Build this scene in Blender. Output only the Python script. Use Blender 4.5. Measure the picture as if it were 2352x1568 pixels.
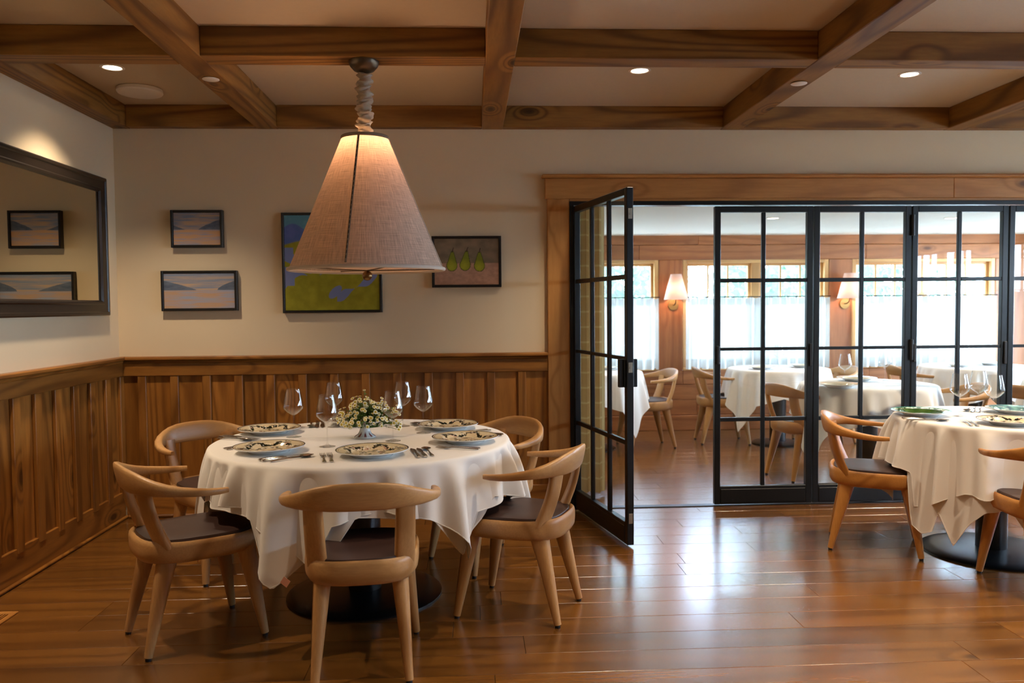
import bpy, bmesh, math, random
import numpy as np
from mathutils import Vector, Matrix
random.seed(7)
S = bpy.context.scene
COL = S.collection
PI = math.pi
for o in list(bpy.data.objects): bpy.data.objects.remove(o)

# ------------------------------------------------------------------ camera, world, exposure
cam = bpy.data.cameras.new('camera'); camo = bpy.data.objects.new('camera', cam); COL.objects.link(camo)
cam.sensor_fit = 'HORIZONTAL'; cam.sensor_width = 36.0; cam.lens = 36.0 * 1868.47 / 2352
F = Vector((0.04903469, 0.9978673, -0.04308666)); R_ = Vector((0.99873972, -0.04944855, -0.00859191)); U = Vector((0.01070416, 0.04261105, 0.99903439))
M = Matrix.Identity(4)
for i in range(3):
    M[i][0] = R_[i]; M[i][1] = U[i]; M[i][2] = -F[i]
M[0][3], M[1][3], M[2][3] = 0, -5.4883, 1.38
camo.matrix_world = M
cam.clip_end = 200
cam.dof.use_dof = True; cam.dof.focus_distance = 3.9; cam.dof.aperture_fstop = 2.8
S.camera = camo
S.view_settings.view_transform = 'Standard'; S.view_settings.look = 'None'; S.view_settings.gamma = 1
S.view_settings.use_curve_mapping = False
S.view_settings.exposure = 0.72
S.cycles.max_bounces = 7; S.cycles.diffuse_bounces = 4; S.cycles.glossy_bounces = 3; S.cycles.transmission_bounces = 6
S.cycles.transparent_max_bounces = 24; S.cycles.caustics_reflective = False; S.cycles.caustics_refractive = False
S.cycles.sample_clamp_indirect = 6.0
S.cycles.use_denoising = True

SKY = 24.0
w = bpy.data.worlds.new('sky'); S.world = w; w.use_nodes = True
nt = w.node_tree; bg = nt.nodes['Background']
tc = nt.nodes.new('ShaderNodeTexCoord'); sep = nt.nodes.new('ShaderNodeSeparateXYZ'); rp = nt.nodes.new('ShaderNodeValToRGB')
nt.links.new(tc.outputs['Generated'], sep.inputs[0]); nt.links.new(sep.outputs['Z'], rp.inputs[0]); nt.links.new(rp.outputs[0], bg.inputs[0])
rp.color_ramp.elements[0].position = 0.0; rp.color_ramp.elements[0].color = (0.60, 0.78, 1.0, 1)
rp.color_ramp.elements[1].position = 0.6; rp.color_ramp.elements[1].color = (0.46, 0.67, 1.0, 1)
bg.inputs[1].default_value = SKY

# ------------------------------------------------------------------ colour helpers
def lin(c):
    return tuple(((v / 255) / 12.92 if v / 255 <= 0.04045 else (((v / 255) + 0.055) / 1.055) ** 2.4) for v in c)
def L4(c): return (*lin(c), 1)

# ------------------------------------------------------------------ materials
MATS = {}
class NT:
    def __init__(s, name):
        s.m = bpy.data.materials.new(name); s.m.use_nodes = True; s.t = s.m.node_tree
        s.b = s.t.nodes['Principled BSDF']; s.out = s.t.nodes['Material Output']; MATS[name] = s.m
    def n(s, ty, **k):
        nd = s.t.nodes.new(ty)
        for a, v in k.items(): setattr(nd, a, v)
        return nd
    def l(s, a, b): s.t.links.new(a, b)
    def math(s, op, a, b=None, c=None):
        nd = s.n('ShaderNodeMath', operation=op)
        for i, v in enumerate((a, b, c)):
            if v is None: continue
            if isinstance(v, (int, float)): nd.inputs[i].default_value = v
            else: s.l(v, nd.inputs[i])
        return nd.outputs[0]
    def mix(s, f, a, b, mode='MIX'):
        nd = s.n('ShaderNodeMix', data_type='RGBA', blend_type=mode)
        for i, v in ((0, f), (6, a), (7, b)):
            if isinstance(v, (int, float, tuple)): nd.inputs[i].default_value = v
            else: s.l(v, nd.inputs[i])
        return nd.outputs[2]
    def ramp(s, f, stops):
        nd = s.n('ShaderNodeValToRGB'); e = nd.color_ramp.elements
        while len(e) < len(stops): e.new(0.5)
        for i, (p, c) in enumerate(stops): e[i].position = p; e[i].color = c
        s.l(f, nd.inputs[0]); return nd.outputs[0]
    def bump(s, h, strength=0.2, dist=0.002):
        nd = s.n('ShaderNodeBump'); nd.inputs['Strength'].default_value = strength; nd.inputs['Distance'].default_value = dist
        s.l(h, nd.inputs['Height']); s.l(nd.outputs[0], s.b.inputs['Normal'])
    def coords(s, scale, rnd=True):
        tcn = s.n('ShaderNodeTexCoord'); v = tcn.outputs['Object']
        if rnd:
            oi = s.n('ShaderNodeObjectInfo'); sc = s.n('ShaderNodeVectorMath', operation='SCALE'); sc.inputs[0].default_value = (1, 0.37, 0.71)
            s.l(s.math('MULTIPLY', oi.outputs['Random'], 53.0), sc.inputs['Scale'])
            ad = s.n('ShaderNodeVectorMath', operation='ADD'); s.l(v, ad.inputs[0]); s.l(sc.outputs[0], ad.inputs[1]); v = ad.outputs[0]
            s.rand = oi.outputs['Random']
        mp = s.n('ShaderNodeVectorMath', operation='MULTIPLY'); s.l(v, mp.inputs[0]); mp.inputs[1].default_value = scale
        s.raw = v
        return mp.outputs[0]
    def noise(s, v, scale, detail=2, rough=0.5):
        nd = s.n('ShaderNodeTexNoise'); nd.inputs['Scale'].default_value = scale; nd.inputs['Detail'].default_value = detail
        nd.inputs['Roughness'].default_value = rough; s.l(v, nd.inputs['Vector']); return nd.outputs['Fac']
    def set(s, **k):
        for a, v in k.items():
            a = a.replace('_', ' ')
            if a in s.b.inputs: s.b.inputs[a].default_value = v

def plain(name, c, rough=0.5, metal=0.0, spec=0.5, noise=0.0, nscale=8, bump=0.0, bscale=200, coat=0.0):
    if name in MATS: return MATS[name]
    m = NT(name); m.set(Base_Color=L4(c), Roughness=rough, Metallic=metal)
    m.b.inputs['Specular IOR Level'].default_value = spec; m.b.inputs['Coat Weight'].default_value = coat
    if noise or bump:
        v = m.coords((1, 1, 1), False)
        if noise:
            n1 = m.noise(v, nscale, 3); d = tuple(x * (1 - noise) for x in lin(c)) + (1,); h = tuple(min(1, x * (1 + noise)) for x in lin(c)) + (1,)
            m.l(m.mix(n1, d, h), m.b.inputs['Base Color'])
        if bump: m.bump(m.noise(v, bscale, 2), bump, 0.001)
    return m.m

def wood(name, dark, mid, light, axis='x', ring=26, rough=0.45, knots=1.0, fine=1.0, var=0.25, spec=0.5, coat=0.0, hs=2.6, stretch=0.11, rw=0.75):
    if name in MATS: return MATS[name]
    m = NT(name); sc = {'x': (stretch, 1, 1), 'y': (1, stretch, 1), 'z': (1, 1, stretch)}[axis]
    v = m.coords(sc)
    kv = m.n('ShaderNodeVectorMath', operation='MULTIPLY'); m.l(m.raw, kv.inputs[0]); kv.inputs[1].default_value = {'x': (0.42, 1, 1), 'y': (1, 0.42, 1), 'z': (1, 1, 0.42)}[axis]
    vo = m.n('ShaderNodeTexVoronoi'); vo.inputs['Scale'].default_value = 3.6; m.l(kv.outputs[0], vo.inputs['Vector'])
    dist = vo.outputs['Distance']
    near = m.math('SUBTRACT', 1.0, m.math('MULTIPLY', dist, 3.2)); near = m.math('MAXIMUM', near, 0.0)
    h = m.noise(v, hs, 1.2, 0.45)
    h2 = m.math('ADD', h, m.math('MULTIPLY', m.math('POWER', near, 1.6), 0.22 * knots))
    s_ = m.math('SINE', m.math('MULTIPLY', h2, ring * 2 * PI))
    s01 = m.math('POWER', m.math('MULTIPLY_ADD', s_, 0.5, 0.5), 2.2)
    st = m.noise(v, 55 * fine, 3, 0.6)
    big = m.noise(v, 1.3, 1)
    base = m.mix(big, L4(mid), L4(light))
    base = m.mix(m.math('MULTIPLY', s01, rw), base, L4(dark))
    base = m.mix(m.math('MULTIPLY', m.math('SUBTRACT', st, 0.35), 0.9), base, L4(dark))
    if knots:
        k = m.ramp(dist, [(0.0, (1, 1, 1, 1)), (0.055, (1, 1, 1, 1)), (0.12, (0, 0, 0, 1))])
        kd = tuple(x * 0.33 for x in lin(dark)) + (1,)
        base = m.mix(m.math('MULTIPLY', k, 0.85 * knots), base, kd)
    br = m.math('MULTIPLY_ADD', m.rand, var, 1 - var / 2)
    hs_ = m.n('ShaderNodeHueSaturation'); m.l(base, hs_.inputs['Color']); m.l(br, hs_.inputs['Value'])
    m.l(hs_.outputs[0], m.b.inputs['Base Color'])
    m.set(Roughness=rough); m.b.inputs['Specular IOR Level'].default_value = spec; m.b.inputs['Coat Weight'].default_value = coat; m.b.inputs['Coat Roughness'].default_value = 0.21
    m.bump(m.math('ADD', st, m.math('MULTIPLY', s01, 0.4)), 0.12, 0.0015)
    return m.m

def woodset(name, *a, **k):
    return {ax: wood(name + '_' + ax, *a, axis=ax, **k) for ax in 'xyz'}
BEAM = woodset('beam_wood', (88, 50, 14), (150, 104, 44), (168, 120, 56), ring=17, rough=0.55, var=0.2, rw=.7)
WAIN = woodset('panel_wood', (98, 54, 16), (158, 102, 40), (178, 120, 54), ring=15, rough=0.38, var=0.42, rw=.6)
TRIM = woodset('casing_wood', (146, 90, 36), (190, 130, 66), (206, 150, 84), ring=11, rough=0.45, var=0.12, rw=.5)
PORCH = woodset('porch_wood', (124, 68, 32), (166, 102, 58), (182, 118, 70), ring=10, rough=0.45, var=0.25, rw=.5)
OAK = woodset('oak', (152, 104, 54), (194, 146, 92), (206, 160, 104), ring=6, rough=0.38, knots=0.0, fine=2.6, var=0.08, hs=3.0)
OAKD = woodset('oak_golden', (156, 98, 38), (190, 130, 62), (202, 144, 76), ring=6, rough=0.38, knots=0.0, fine=2.6, var=0.08, hs=3.0)
FLOORW = wood('floor_wood', (66, 36, 10), (116, 73, 25), (134, 87, 34), 'x', ring=8, rough=0.27, knots=0.8, fine=1.6, var=0.42, coat=1.0, hs=3.2, stretch=0.07, rw=0.5)
WINW = woodset('window_wood', (176, 122, 66), (208, 158, 96), (222, 176, 116), ring=5, rough=0.4, knots=0.3)

PLASTER = plain('wall_plaster', (226, 206, 172), 0.75, noise=0.03, nscale=2, bump=0.25, bscale=14)
CEIL = plain('ceiling_plaster', (212, 194, 168), 0.85, noise=0.03, nscale=30, bump=0.35, bscale=180)
PCEIL = plain('porch_ceiling_paint', (222, 218, 204), 0.8)
STEEL = plain('black_steel', (24, 28, 31), 0.38, 0.3, noise=0.15, nscale=30)
STEELD = plain('black_frame', (22, 19, 17), 0.35, noise=0.2, nscale=40)
BASEBLK = plain('black_powdercoat', (20, 19, 20), 0.28, 0.2)
CLOTH = plain('white_linen', (232, 226, 218), 0.8, bump=0.25, bscale=900)
MATS['white_linen'].node_tree.nodes['Principled BSDF'].inputs['Sheen Weight'].default_value = 0.15
LEATHER = plain('brown_leather', (58, 38, 32), 0.42, bump=0.25, bscale=500)
SILVER = plain('cutlery_steel', (190, 184, 176), 0.16, 1.0)
BRASS = plain('antique_brass', (120, 92, 58), 0.3, 1.0)
BRONZE = plain('bronze', (105, 90, 74), 0.35, 0.9, noise=0.25, nscale=40)
WHITEP = plain('white_plastic', (244, 240, 236), 0.5)
NICKEL = plain('nickel', (170, 165, 150), 0.35, 0.9)
RUBBER = plain('black_rubber', (18, 16, 15), 0.5)
CHINA = plain('white_china', (236, 238, 238), 0.12)
GREENLEAF = plain('leaf_green', (86, 116, 40), 0.6, noise=0.4, nscale=40)
PETAL = plain('cream_petal', (255, 250, 222), 0.6)
YOLK = plain('flower_yellow', (212, 186, 60), 0.7)
ORANGE = plain('tag_orange', (232, 166, 140), 0.7)
SLEEVE = plain('sleeve_linen', (186, 172, 152), 0.85, noise=0.15, nscale=60, bump=0.5, bscale=500)
TAPE = plain('shade_tape', (134, 122, 104), 0.8, bump=0.3, bscale=600)
STITCH = plain('stitch_dark', (48, 42, 36), 0.8)
BARK = plain('tree_bark', (120, 112, 110), 0.9, noise=0.3, nscale=12)
BOUNCE_GROUND = plain('pale_bounce_ground', (196, 190, 180), 0.9, noise=0.15, nscale=3)  # unseen outside ground, pale and neutral to bounce daylight indoors
MIRROR = plain('mirror_glass', (214, 208, 186), 0.01, 1.0)

def thin_glass(name, refl=0.5, tint=(1, 1, 1, 1), base=0.04, ior=1.45):
    m = NT(name); t = m.t
    tr = m.n('ShaderNodeBsdfTransparent'); tr.inputs[0].default_value = tint
    gl = m.n('ShaderNodeBsdfGlossy'); gl.inputs['Roughness'].default_value = 0.01
    lw = m.n('ShaderNodeLayerWeight'); lw.inputs[0].default_value = 0.5
    mx = m.n('ShaderNodeMixShader')
    f = m.math('MINIMUM', m.math('MULTIPLY_ADD', m.math('POWER', lw.outputs['Facing'], ior), refl, base), 1.0)
    m.l(f, mx.inputs[0]); m.l(tr.outputs[0], mx.inputs[1]); m.l(gl.outputs[0], mx.inputs[2]); m.l(mx.outputs[0], m.out.inputs[0])
    return m.m
DOORGLASS = thin_glass('door_glass', .55, (0.985, 0.995, 0.99, 1), 0.03, 4.5)
WINGLASS = thin_glass('window_glass', 0.5, (0.98, 0.995, 0.995, 1), 0.02, 5)
WINEGLASS = thin_glass('crystal', .75, (0.985, 0.985, 0.98, 1), 0.035, 2.6)

def sheer(name, c, trans=0.55, pleat=None, rough=1.0):
    m = NT(name); d = m.n('ShaderNodeBsdfDiffuse'); t = m.n('ShaderNodeBsdfTranslucent')
    mx = m.n('ShaderNodeMixShader'); mx.inputs[0].default_value = trans
    if pleat == 'linen':
        tcn = m.n('ShaderNodeTexCoord'); uvn = tcn.outputs['UV']
        v1 = m.n('ShaderNodeVectorMath', operation='MULTIPLY'); m.l(uvn, v1.inputs[0]); v1.inputs[1].default_value = (14, 260, 1)
        v2 = m.n('ShaderNodeVectorMath', operation='MULTIPLY'); m.l(uvn, v2.inputs[0]); v2.inputs[1].default_value = (420, 8, 1)
        a = m.noise(v1.outputs[0], 1, 3, 0.7); b = m.noise(v2.outputs[0], 1, 3, 0.7)
        f = m.ramp(m.math('MULTIPLY', m.math('ADD', a, b), 0.5), [(0.38, (0, 0, 0, 1)), (0.62, (1, 1, 1, 1))])
        c0 = tuple(x * 0.62 for x in lin(c)) + (1,)
        col = m.mix(f, c0, L4(c)); m.l(col, d.inputs[0])
        col2 = m.mix(f, tuple(x * 0.35 for x in lin((255, 205, 170))) + (1,), L4((255, 214, 182))); m.l(col2, t.inputs[0])
    elif pleat == 'plaid':
        tcn = m.n('ShaderNodeTexCoord'); sp = m.n('ShaderNodeSeparateXYZ'); m.l(tcn.outputs['UV'], sp.inputs[0])
        fu = m.math('FRACT', m.math('MULTIPLY', sp.outputs[0], 2.0)); fv = m.math('FRACT', m.math('MULTIPLY', sp.outputs[1], 19.0))
        a = m.math('LESS_THAN', fu, 0.12); b = m.math('LESS_THAN', fv, 0.12); f = m.math('MAXIMUM', a, b)
        col = m.mix(f, L4(c), L4((192, 174, 128))); m.l(col, d.inputs[0]); m.l(col, t.inputs[0])
    elif pleat == 'bands':
        tcn = m.n('ShaderNodeTexCoord'); sp = m.n('ShaderNodeSeparateXYZ'); m.l(tcn.outputs['UV'], sp.inputs[0])
        a = m.math('LESS_THAN', sp.outputs[1], 0.10); b = m.math('GREATER_THAN', sp.outputs[1], 0.86); f = m.math('MAXIMUM', a, b)
        m.l(m.math('MULTIPLY_ADD', f, -trans * .55, trans), mx.inputs[0]); d.inputs[0].default_value = L4(c); t.inputs[0].default_value = L4((222, 226, 224))
    else:
        d.inputs[0].default_value = L4(c); t.inputs[0].default_value = L4(c)
    m.l(d.outputs[0], mx.inputs[1]); m.l(t.outputs[0], mx.inputs[2]); m.l(mx.outputs[0], m.out.inputs[0])
    return m.m
CURTAIN = sheer('curtain_cotton', (236, 237, 233), 0.19, 'bands')
SHADE = sheer('shade_linen', (212, 200, 184), 0.30, 'linen')
SCONCESH = sheer('sconce_linen', (196, 180, 172), 0.28)
PLAID = sheer('plaid_cloth', (172, 146, 100), 0.45, 'plaid')
DIFFU = sheer('diffuser_cloth', (225, 205, 190), 0.5)
LEAFT = sheer('tree_leaf', (136, 160, 136), 0.45)

def emit(name, c, s):
    m = NT(name); e = m.n('ShaderNodeEmission'); e.inputs[0].default_value = (*c, 1); e.inputs[1].default_value = s
    m.l(e.outputs[0], m.out.inputs[0]); return m.m
LAMP = emit('lamp_lens', (1.0, 0.82, 0.58), 9.0)
BULB = emit('bulb_glow', (1.0, 0.64, 0.4), 3.0)

def vcol(name, rough=0.6, bump=0.0):
    m = NT(name); a = m.n('ShaderNodeVertexColor'); a.layer_name = 'Col'; m.l(a.outputs[0], m.b.inputs['Base Color']); m.set(Roughness=rough)
    if bump: m.bump(m.noise(m.coords((1, 1, 1), False), 260, 3), bump, 0.001)
    return m.m
CANVAS = vcol('painted_canvas', 0.7, 0.5)
GLAZE = vcol('printed_china', 0.12)

# ------------------------------------------------------------------ mesh builder
class MB:
    def __init__(s): s.v = []; s.f = []; s.mi = []; s.uv = None; s.vc = None
    def add(s, vs, fs, mi=0):
        b = len(s.v); s.v += [tuple(v) for v in vs]; s.f += [tuple(b + i for i in f) for f in fs]; s.mi += [mi] * len(fs); return s
    def box(s, x0, x1, y0, y1, z0, z1, mi=0, bev=0.0, rot=None, at=(0, 0, 0)):
        if bev <= 0:
            vs = [(x, y, z) for x in (x0, x1) for y in (y0, y1) for z in (z0, z1)]
            fs = [(0, 1, 3, 2), (4, 6, 7, 5), (0, 4, 5, 1), (2, 3, 7, 6), (0, 2, 6, 4), (1, 5, 7, 3)]
        else:
            b = min(bev, (x1 - x0) / 2.1, (y1 - y0) / 2.1, (z1 - z0) / 2.1)
            vs = []; idx = {}
            c = ((x0 + x1) / 2, (y0 + y1) / 2, (z0 + z1) / 2); hs = ((x1 - x0) / 2, (y1 - y0) / 2, (z1 - z0) / 2)
            for sx in (-1, 1):
                for sy in (-1, 1):
                    for sz in (-1, 1):
                        sg = (sx, sy, sz)
                        for a in range(3):
                            p = [c[i] + sg[i] * (hs[i] - (0 if i == a else b)) for i in range(3)]
                            idx[(sg, a)] = len(vs); vs.append(tuple(p))
            fs = []
            for a in range(3):
                o = [i for i in range(3) if i != a]
                for sgn in (-1, 1):
                    q = []
                    for (p, r) in ((-1, -1), (1, -1), (1, 1), (-1, 1)):
                        sg = [0, 0, 0]; sg[a] = sgn; sg[o[0]] = p; sg[o[1]] = r; q.append(idx[(tuple(sg), a)])
                    fs.append(q)
            for a in range(3):       # edges along axis a
                o = [i for i in range(3) if i != a]
                for p in (-1, 1):
                    for r in (-1, 1):
                        sg0 = [0] * 3; sg0[a] = -1; sg0[o[0]] = p; sg0[o[1]] = r; sg1 = list(sg0); sg1[a] = 1
                        fs.append([idx[(tuple(sg0), o[0])], idx[(tuple(sg1), o[0])], idx[(tuple(sg1), o[1])], idx[(tuple(sg0), o[1])]])
            for sx in (-1, 1):
                for sy in (-1, 1):
                    for sz in (-1, 1): fs.append([idx[((sx, sy, sz), a)] for a in range(3)])
        if rot is not None:
            vs = [tuple((rot @ Vector(v)) + Vector(at)) for v in vs]
        return s.add(vs, fs, mi)
    def lathe(s, prof, n=32, c=(0, 0, 0), mi=0, cap0=False, cap1=False, sx=1, sy=1):
        vs = []; fs = []
        for r, z in prof:
            for k in range(n):
                a = 2 * PI * k / n; vs.append((c[0] + r * sx * math.cos(a), c[1] + r * sy * math.sin(a), c[2] + z))
        for i in range(len(prof) - 1):
            for k in range(n):
                k2 = (k + 1) % n; fs.append((i * n + k, i * n + k2, (i + 1) * n + k2, (i + 1) * n + k))
        if cap0: fs.append(tuple(reversed(range(n))))
        if cap1: fs.append(tuple((len(prof) - 1) * n + k for k in range(n)))
        return s.add(vs, fs, mi)
    def tube(s, pts, rads, n=10, mi=0, flat=None, up=(0, 0, 1), caps=True):
        """swept ellipse; rads: list of r or (a,b) a=side, b=up"""
        P = [Vector(p) for p in pts]; vs = []; fs = []; up = Vector(up)
        for i, p in enumerate(P):
            t = (P[min(i + 1, len(P) - 1)] - P[max(i - 1, 0)]).normalized()
            sd = t.cross(up)
            if sd.length < 1e-4: sd = t.cross(Vector((1, 0, 0)))
            sd.normalize(); u2 = sd.cross(t).normalized()
            r = rads[i] if isinstance(rads, list) else rads
            a, b = r if isinstance(r, tuple) else (r, r)
            for k in range(n):
                an = 2 * PI * k / n; cx, cy = math.cos(an), math.sin(an)
                if flat: cx = math.copysign(abs(cx) ** flat, cx); cy = math.copysign(abs(cy) ** flat, cy)
                vs.append(tuple(p + sd * a * cx + u2 * b * cy))
        for i in range(len(P) - 1):
            for k in range(n):
                k2 = (k + 1) % n; fs.append((i * n + k, i * n + k2, (i + 1) * n + k2, (i + 1) * n + k))
        if caps: fs.append(tuple(reversed(range(n)))); fs.append(tuple((len(P) - 1) * n + k for k in range(n)))
        return s.add(vs, fs, mi)
    def sphere(s, c, r, n=12, m=8, mi=0, sz=1):
        prof = [(max(r * math.sin(PI * i / m), 1e-5), -r * sz * math.cos(PI * i / m)) for i in range(m + 1)]
        return s.lathe(prof, n, c, mi)
    def mesh(s, name, mats, smooth=True, ang=35):
        me = bpy.data.meshes.new(name); me.from_pydata(s.v, [], s.f)
        for m in (mats if isinstance(mats, (list, tuple)) else [mats]): me.materials.append(m)
        me.polygons.foreach_set('material_index', s.mi)
        bm = bmesh.new(); bm.from_mesh(me); bmesh.ops.recalc_face_normals(bm, faces=bm.faces); bm.to_mesh(me); bm.free()
        if s.uv is not None:
            ul = me.uv_layers.new(name='UVMap'); vi = np.empty(len(me.loops), int); me.loops.foreach_get('vertex_index', vi)
            ul.data.foreach_set('uv', np.array(s.uv, dtype=np.float32)[vi].ravel())
        if s.vc is not None:
            ca = me.color_attributes.new('Col', 'FLOAT_COLOR', 'POINT'); a = np.ones((len(s.v), 4), np.float32); a[:, :3] = s.vc
            ca.data.foreach_set('color', a.ravel())
        if smooth:
            me.polygons.foreach_set('use_smooth', [True] * len(me.polygons))
            try: me.set_sharp_from_angle(angle=math.radians(ang))
            except Exception: pass
        me.update(); return me
    def build(s, name, mats, parent=None, smooth=True, ang=35, **props):
        return link(name, s.mesh(name, mats, smooth, ang), parent, **props)

def link(name, data, parent=None, **props):
    o = bpy.data.objects.new(name, data); COL.objects.link(o)
    if parent is not None: o.parent = parent
    for k, v in props.items(): o[k] = v
    return o
def thing(name, label, cat, loc=(0, 0, 0), rz=0, group=None):
    o = bpy.data.objects.new(name, None); COL.objects.link(o); o.location = loc; o.rotation_euler = (0, 0, rz); o.empty_display_size = 0.1
    o['label'] = label; o['category'] = cat
    if group: o['group'] = group
    return o
def struct(name, label=None, cat=None):
    o = bpy.data.objects.new(name, None); COL.objects.link(o); o['kind'] = 'structure'
    if label: o['label'] = label
    if cat: o['category'] = cat
    return o
def dup(root, loc, rz, label, group=None):
    r = root.copy(); COL.objects.link(r); r.location = loc
    e = root.rotation_euler.copy(); e[2] = rz; r.rotation_euler = e; r['label'] = label
    if group: r['group'] = group
    for ch in list(root.children):
        c = ch.copy(); COL.objects.link(c); c.parent = r
        for g in list(ch.children):
            d = g.copy(); COL.objects.link(d); d.parent = c
    return r
def boxobj(name, b, mat, parent=None, bev=0.003, **p):
    """box whose mesh is centred on its own origin, so wood grain follows each piece"""
    x0, x1, y0, y1, z0, z1 = b; c = ((x0 + x1) / 2, (y0 + y1) / 2, (z0 + z1) / 2)
    m = MB().box(x0 - c[0], x1 - c[0], y0 - c[1], y1 - c[1], z0 - c[2], z1 - c[2], bev=bev)
    o = m.build(name, mat, parent, smooth=False, **p); o.location = c
    return o

XL = -2.328; XR = 6.0; YF = -8.0; H = 2.56; HC = 2.70; WT = 0.16   # main room
PX0, PX1, PY1, PH = 0.30, 6.4, 3.36, 2.139                       # back room
DX0, DX1, DZ = 0.66, 5.76, 2.092                                  # opening

# ------------------------------------------------------------------ SETTING: floor
floor = MB().box(XL - .2, PX1 + .3, YF - .2, PY1 + .3, -0.06, -0.006).build('floor', plain('floor_base', (60, 36, 18), 0.6), smooth=False, kind='structure')
rf = random.Random(3)
pm = {}
def plank(parent, x0, x1, y0, y1, name='plank'):
    return boxobj(name, (x0 + .0008, x1 - .0008, y0 + .0011, y1 - .0011, -0.006, rf.uniform(-.0002, .0002)), FLOORW, parent, bev=0.0008)
PW = 0.178; y = -3.56; row = 0; count = 0
while y < PY1 - .01:
    y1 = min(y + PW, PY1); xa = XL if y < 0 else PX0 - .1; xb = XR if y < 0 else PX1
    # only as far right as the view needs piece by piece
    xmax = min(xb, (y + 5.5) * 0.72 + 1.2)
    x = xa - rf.uniform(0, 1.2)
    while x < xmax:
        x1 = x + rf.uniform(1.3, 2.6); a, b = max(x, xa), min(x1, xb)
        if b - a > .05: plank(floor, a, b, y, y1); count += 1
        x = x1
    x_end = min(x, xb)
    if x_end < xb - .05: plank(floor, x_end, xb, y, y1); count += 1
    y = y1; row += 1
mb = MB(); y = YF
while y < -3.57:
    y1 = min(y + PW, -3.5601); x = XL - rf.uniform(0, 1.2)
    while x < XR:
        x1 = x + rf.uniform(1.3, 2.6); a, b = max(x, XL), min(x1, XR)
        if b - a > .05: mb.box(a + .0006, b - .0006, y + .0006, y1 - .0006, -.006, 0)
        x = x1
    y = y1
mb.build('plank_field', FLOORW, floor, smooth=False, kind='stuff')

# ------------------------------------------------------------------ walls
wall_back = MB().box(XL - WT, DX0 - .02, 0, WT, 0, HC).box(DX0 - .02, DX1 + .02, 0, WT, DZ, HC).box(DX1 + .02, XR + WT, 0, WT, 0, HC).build('wall_back', PLASTER, smooth=False, kind='structure')
wall_left = MB().box(XL - WT, XL, YF - WT, 0, 0, HC).build('wall_left', PLASTER, smooth=False, kind='structure')

def wall_with_windows(name, axis, at, span, top, wins, thick, mat, out):
    """axis 'x': wall plane x=at, windows along y. out=+1/-1 thickness direction"""
    m = MB(); t0, t1 = (at, at + thick * out) if out > 0 else (at + thick * out, at)
    def put(a0, a1, z0, z1):
        if a1 - a0 < 1e-4 or z1 - z0 < 1e-4: return
        if axis == 'x': m.box(t0, t1, a0, a1, z0, z1)
        else: m.box(a0, a1, t0, t1, z0, z1)
    cur = span[0]
    for (a0, a1, z0, z1) in sorted(wins):
        put(cur, a0, 0, top); put(a0, a1, 0, z0); put(a0, a1, z1, top); cur = a1
    put(cur, span[1], 0, top)
    return m.build(name, mat, smooth=False, kind='structure')
RW = [(-1.95, -0.45, 0.70, 2.08), (-3.75, -2.25, 0.70, 2.08), (-5.55, -4.05, 0.70, 2.08)]
wall_right = wall_with_windows('wall_right', 'x', XR, (YF - WT, 0), HC, RW, WT, PLASTER, 1)
FW = []
wall_front = wall_with_windows('wall_front', 'y', YF, (XL - WT, XR + WT), HC, FW, WT, PLASTER, -1)
ceiling = MB().box(XL - WT, XR + WT, YF - WT, WT, HC, HC + .1).build('ceiling', CEIL, smooth=False, kind='structure')

# ceiling beams
bx = [(-1.396, -1.255), (0.0787, 0.220), (1.690, 1.831), (3.241, 3.382), (4.79, 4.93)]
by = [(-1.569, -1.428), (-3.07, -2.93), (-4.57, -4.43), (-6.07, -5.93)]
beams = struct('trim_1', 'stained timber beam grid crossing the dining room ceiling')
bys = [(-0.078, 0.0)] + by + [(YF, YF + .07)]
bxs = [(XL, -2.213)] + bx + [(XR - .1, XR)]
for (x0, x1) in bxs: boxobj('ceiling_beam', (x0, x1, YF, 0, H, HC), BEAM['y'], beams, bev=.004)
for (y0, y1) in bys:
    for i in range(len(bxs) - 1):
        boxobj('cross_beam', (bxs[i][1], bxs[i + 1][0], y0, y1, H + .001, HC), BEAM['x'], beams, bev=.003)

# wainscot, back wall
ZC0, ZC1 = 1.046, 1.070
def wains(parent, axis, a0, a1, plane, sgn, pitch, first, bw):
    def bo(name, u0, u1, d0, d1, z0, z1, mat, bev=.003):
        if axis == 'x': b = (u0, u1, min(plane + sgn * d0, plane + sgn * d1), max(plane + sgn * d0, plane + sgn * d1), z0, z1)
        else: b = (min(plane + sgn * d0, plane + sgn * d1), max(plane + sgn * d0, plane + sgn * d1), u0, u1, z0, z1)
        return boxobj(name, b, mat, parent, bev)
    ga = 'x' if axis == 'x' else 'y'
    bo('cap_rail', a0, a1, 0, .057, ZC0, ZC1, WAIN[ga], .006)
    bo('bed_mould', a0, a1, 0, .041, 1.028, ZC0, WAIN[ga], .008)
    bo('apron_rail', a0, a1, 0, .033, 0.942, 1.028, WAIN[ga])
    edges = []; k = first
    while k < a1 + pitch: edges.append(k); k += pitch
    prev = a0
    for e in edges:
        c = e + bw / 2
        if c > prev and prev < a1:
            q = min(c, a1)
            if q - prev > .01: bo('plank', prev, q, 0, .008, 0.10, 0.942, WAIN['z'], .001)
            prev = q
        if e >= a0 and e + bw <= a1 + .01: bo('batten', e, e + bw, .008, .029, 0.15, 0.942, WAIN['z'], .003)
    if a1 - prev > .01: bo('plank', prev, a1, 0, .008, .10, .942, WAIN['z'], .001)
wains(wall_back, 'x', XL + .03, 0.510, 0.0, -1, 0.2093, -2.205, 0.054)
wains(wall_left, 'y', -6.2, -0.0, XL, 1, 0.2075, -0.275 - .2075 * 28, 0.066)
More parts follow.
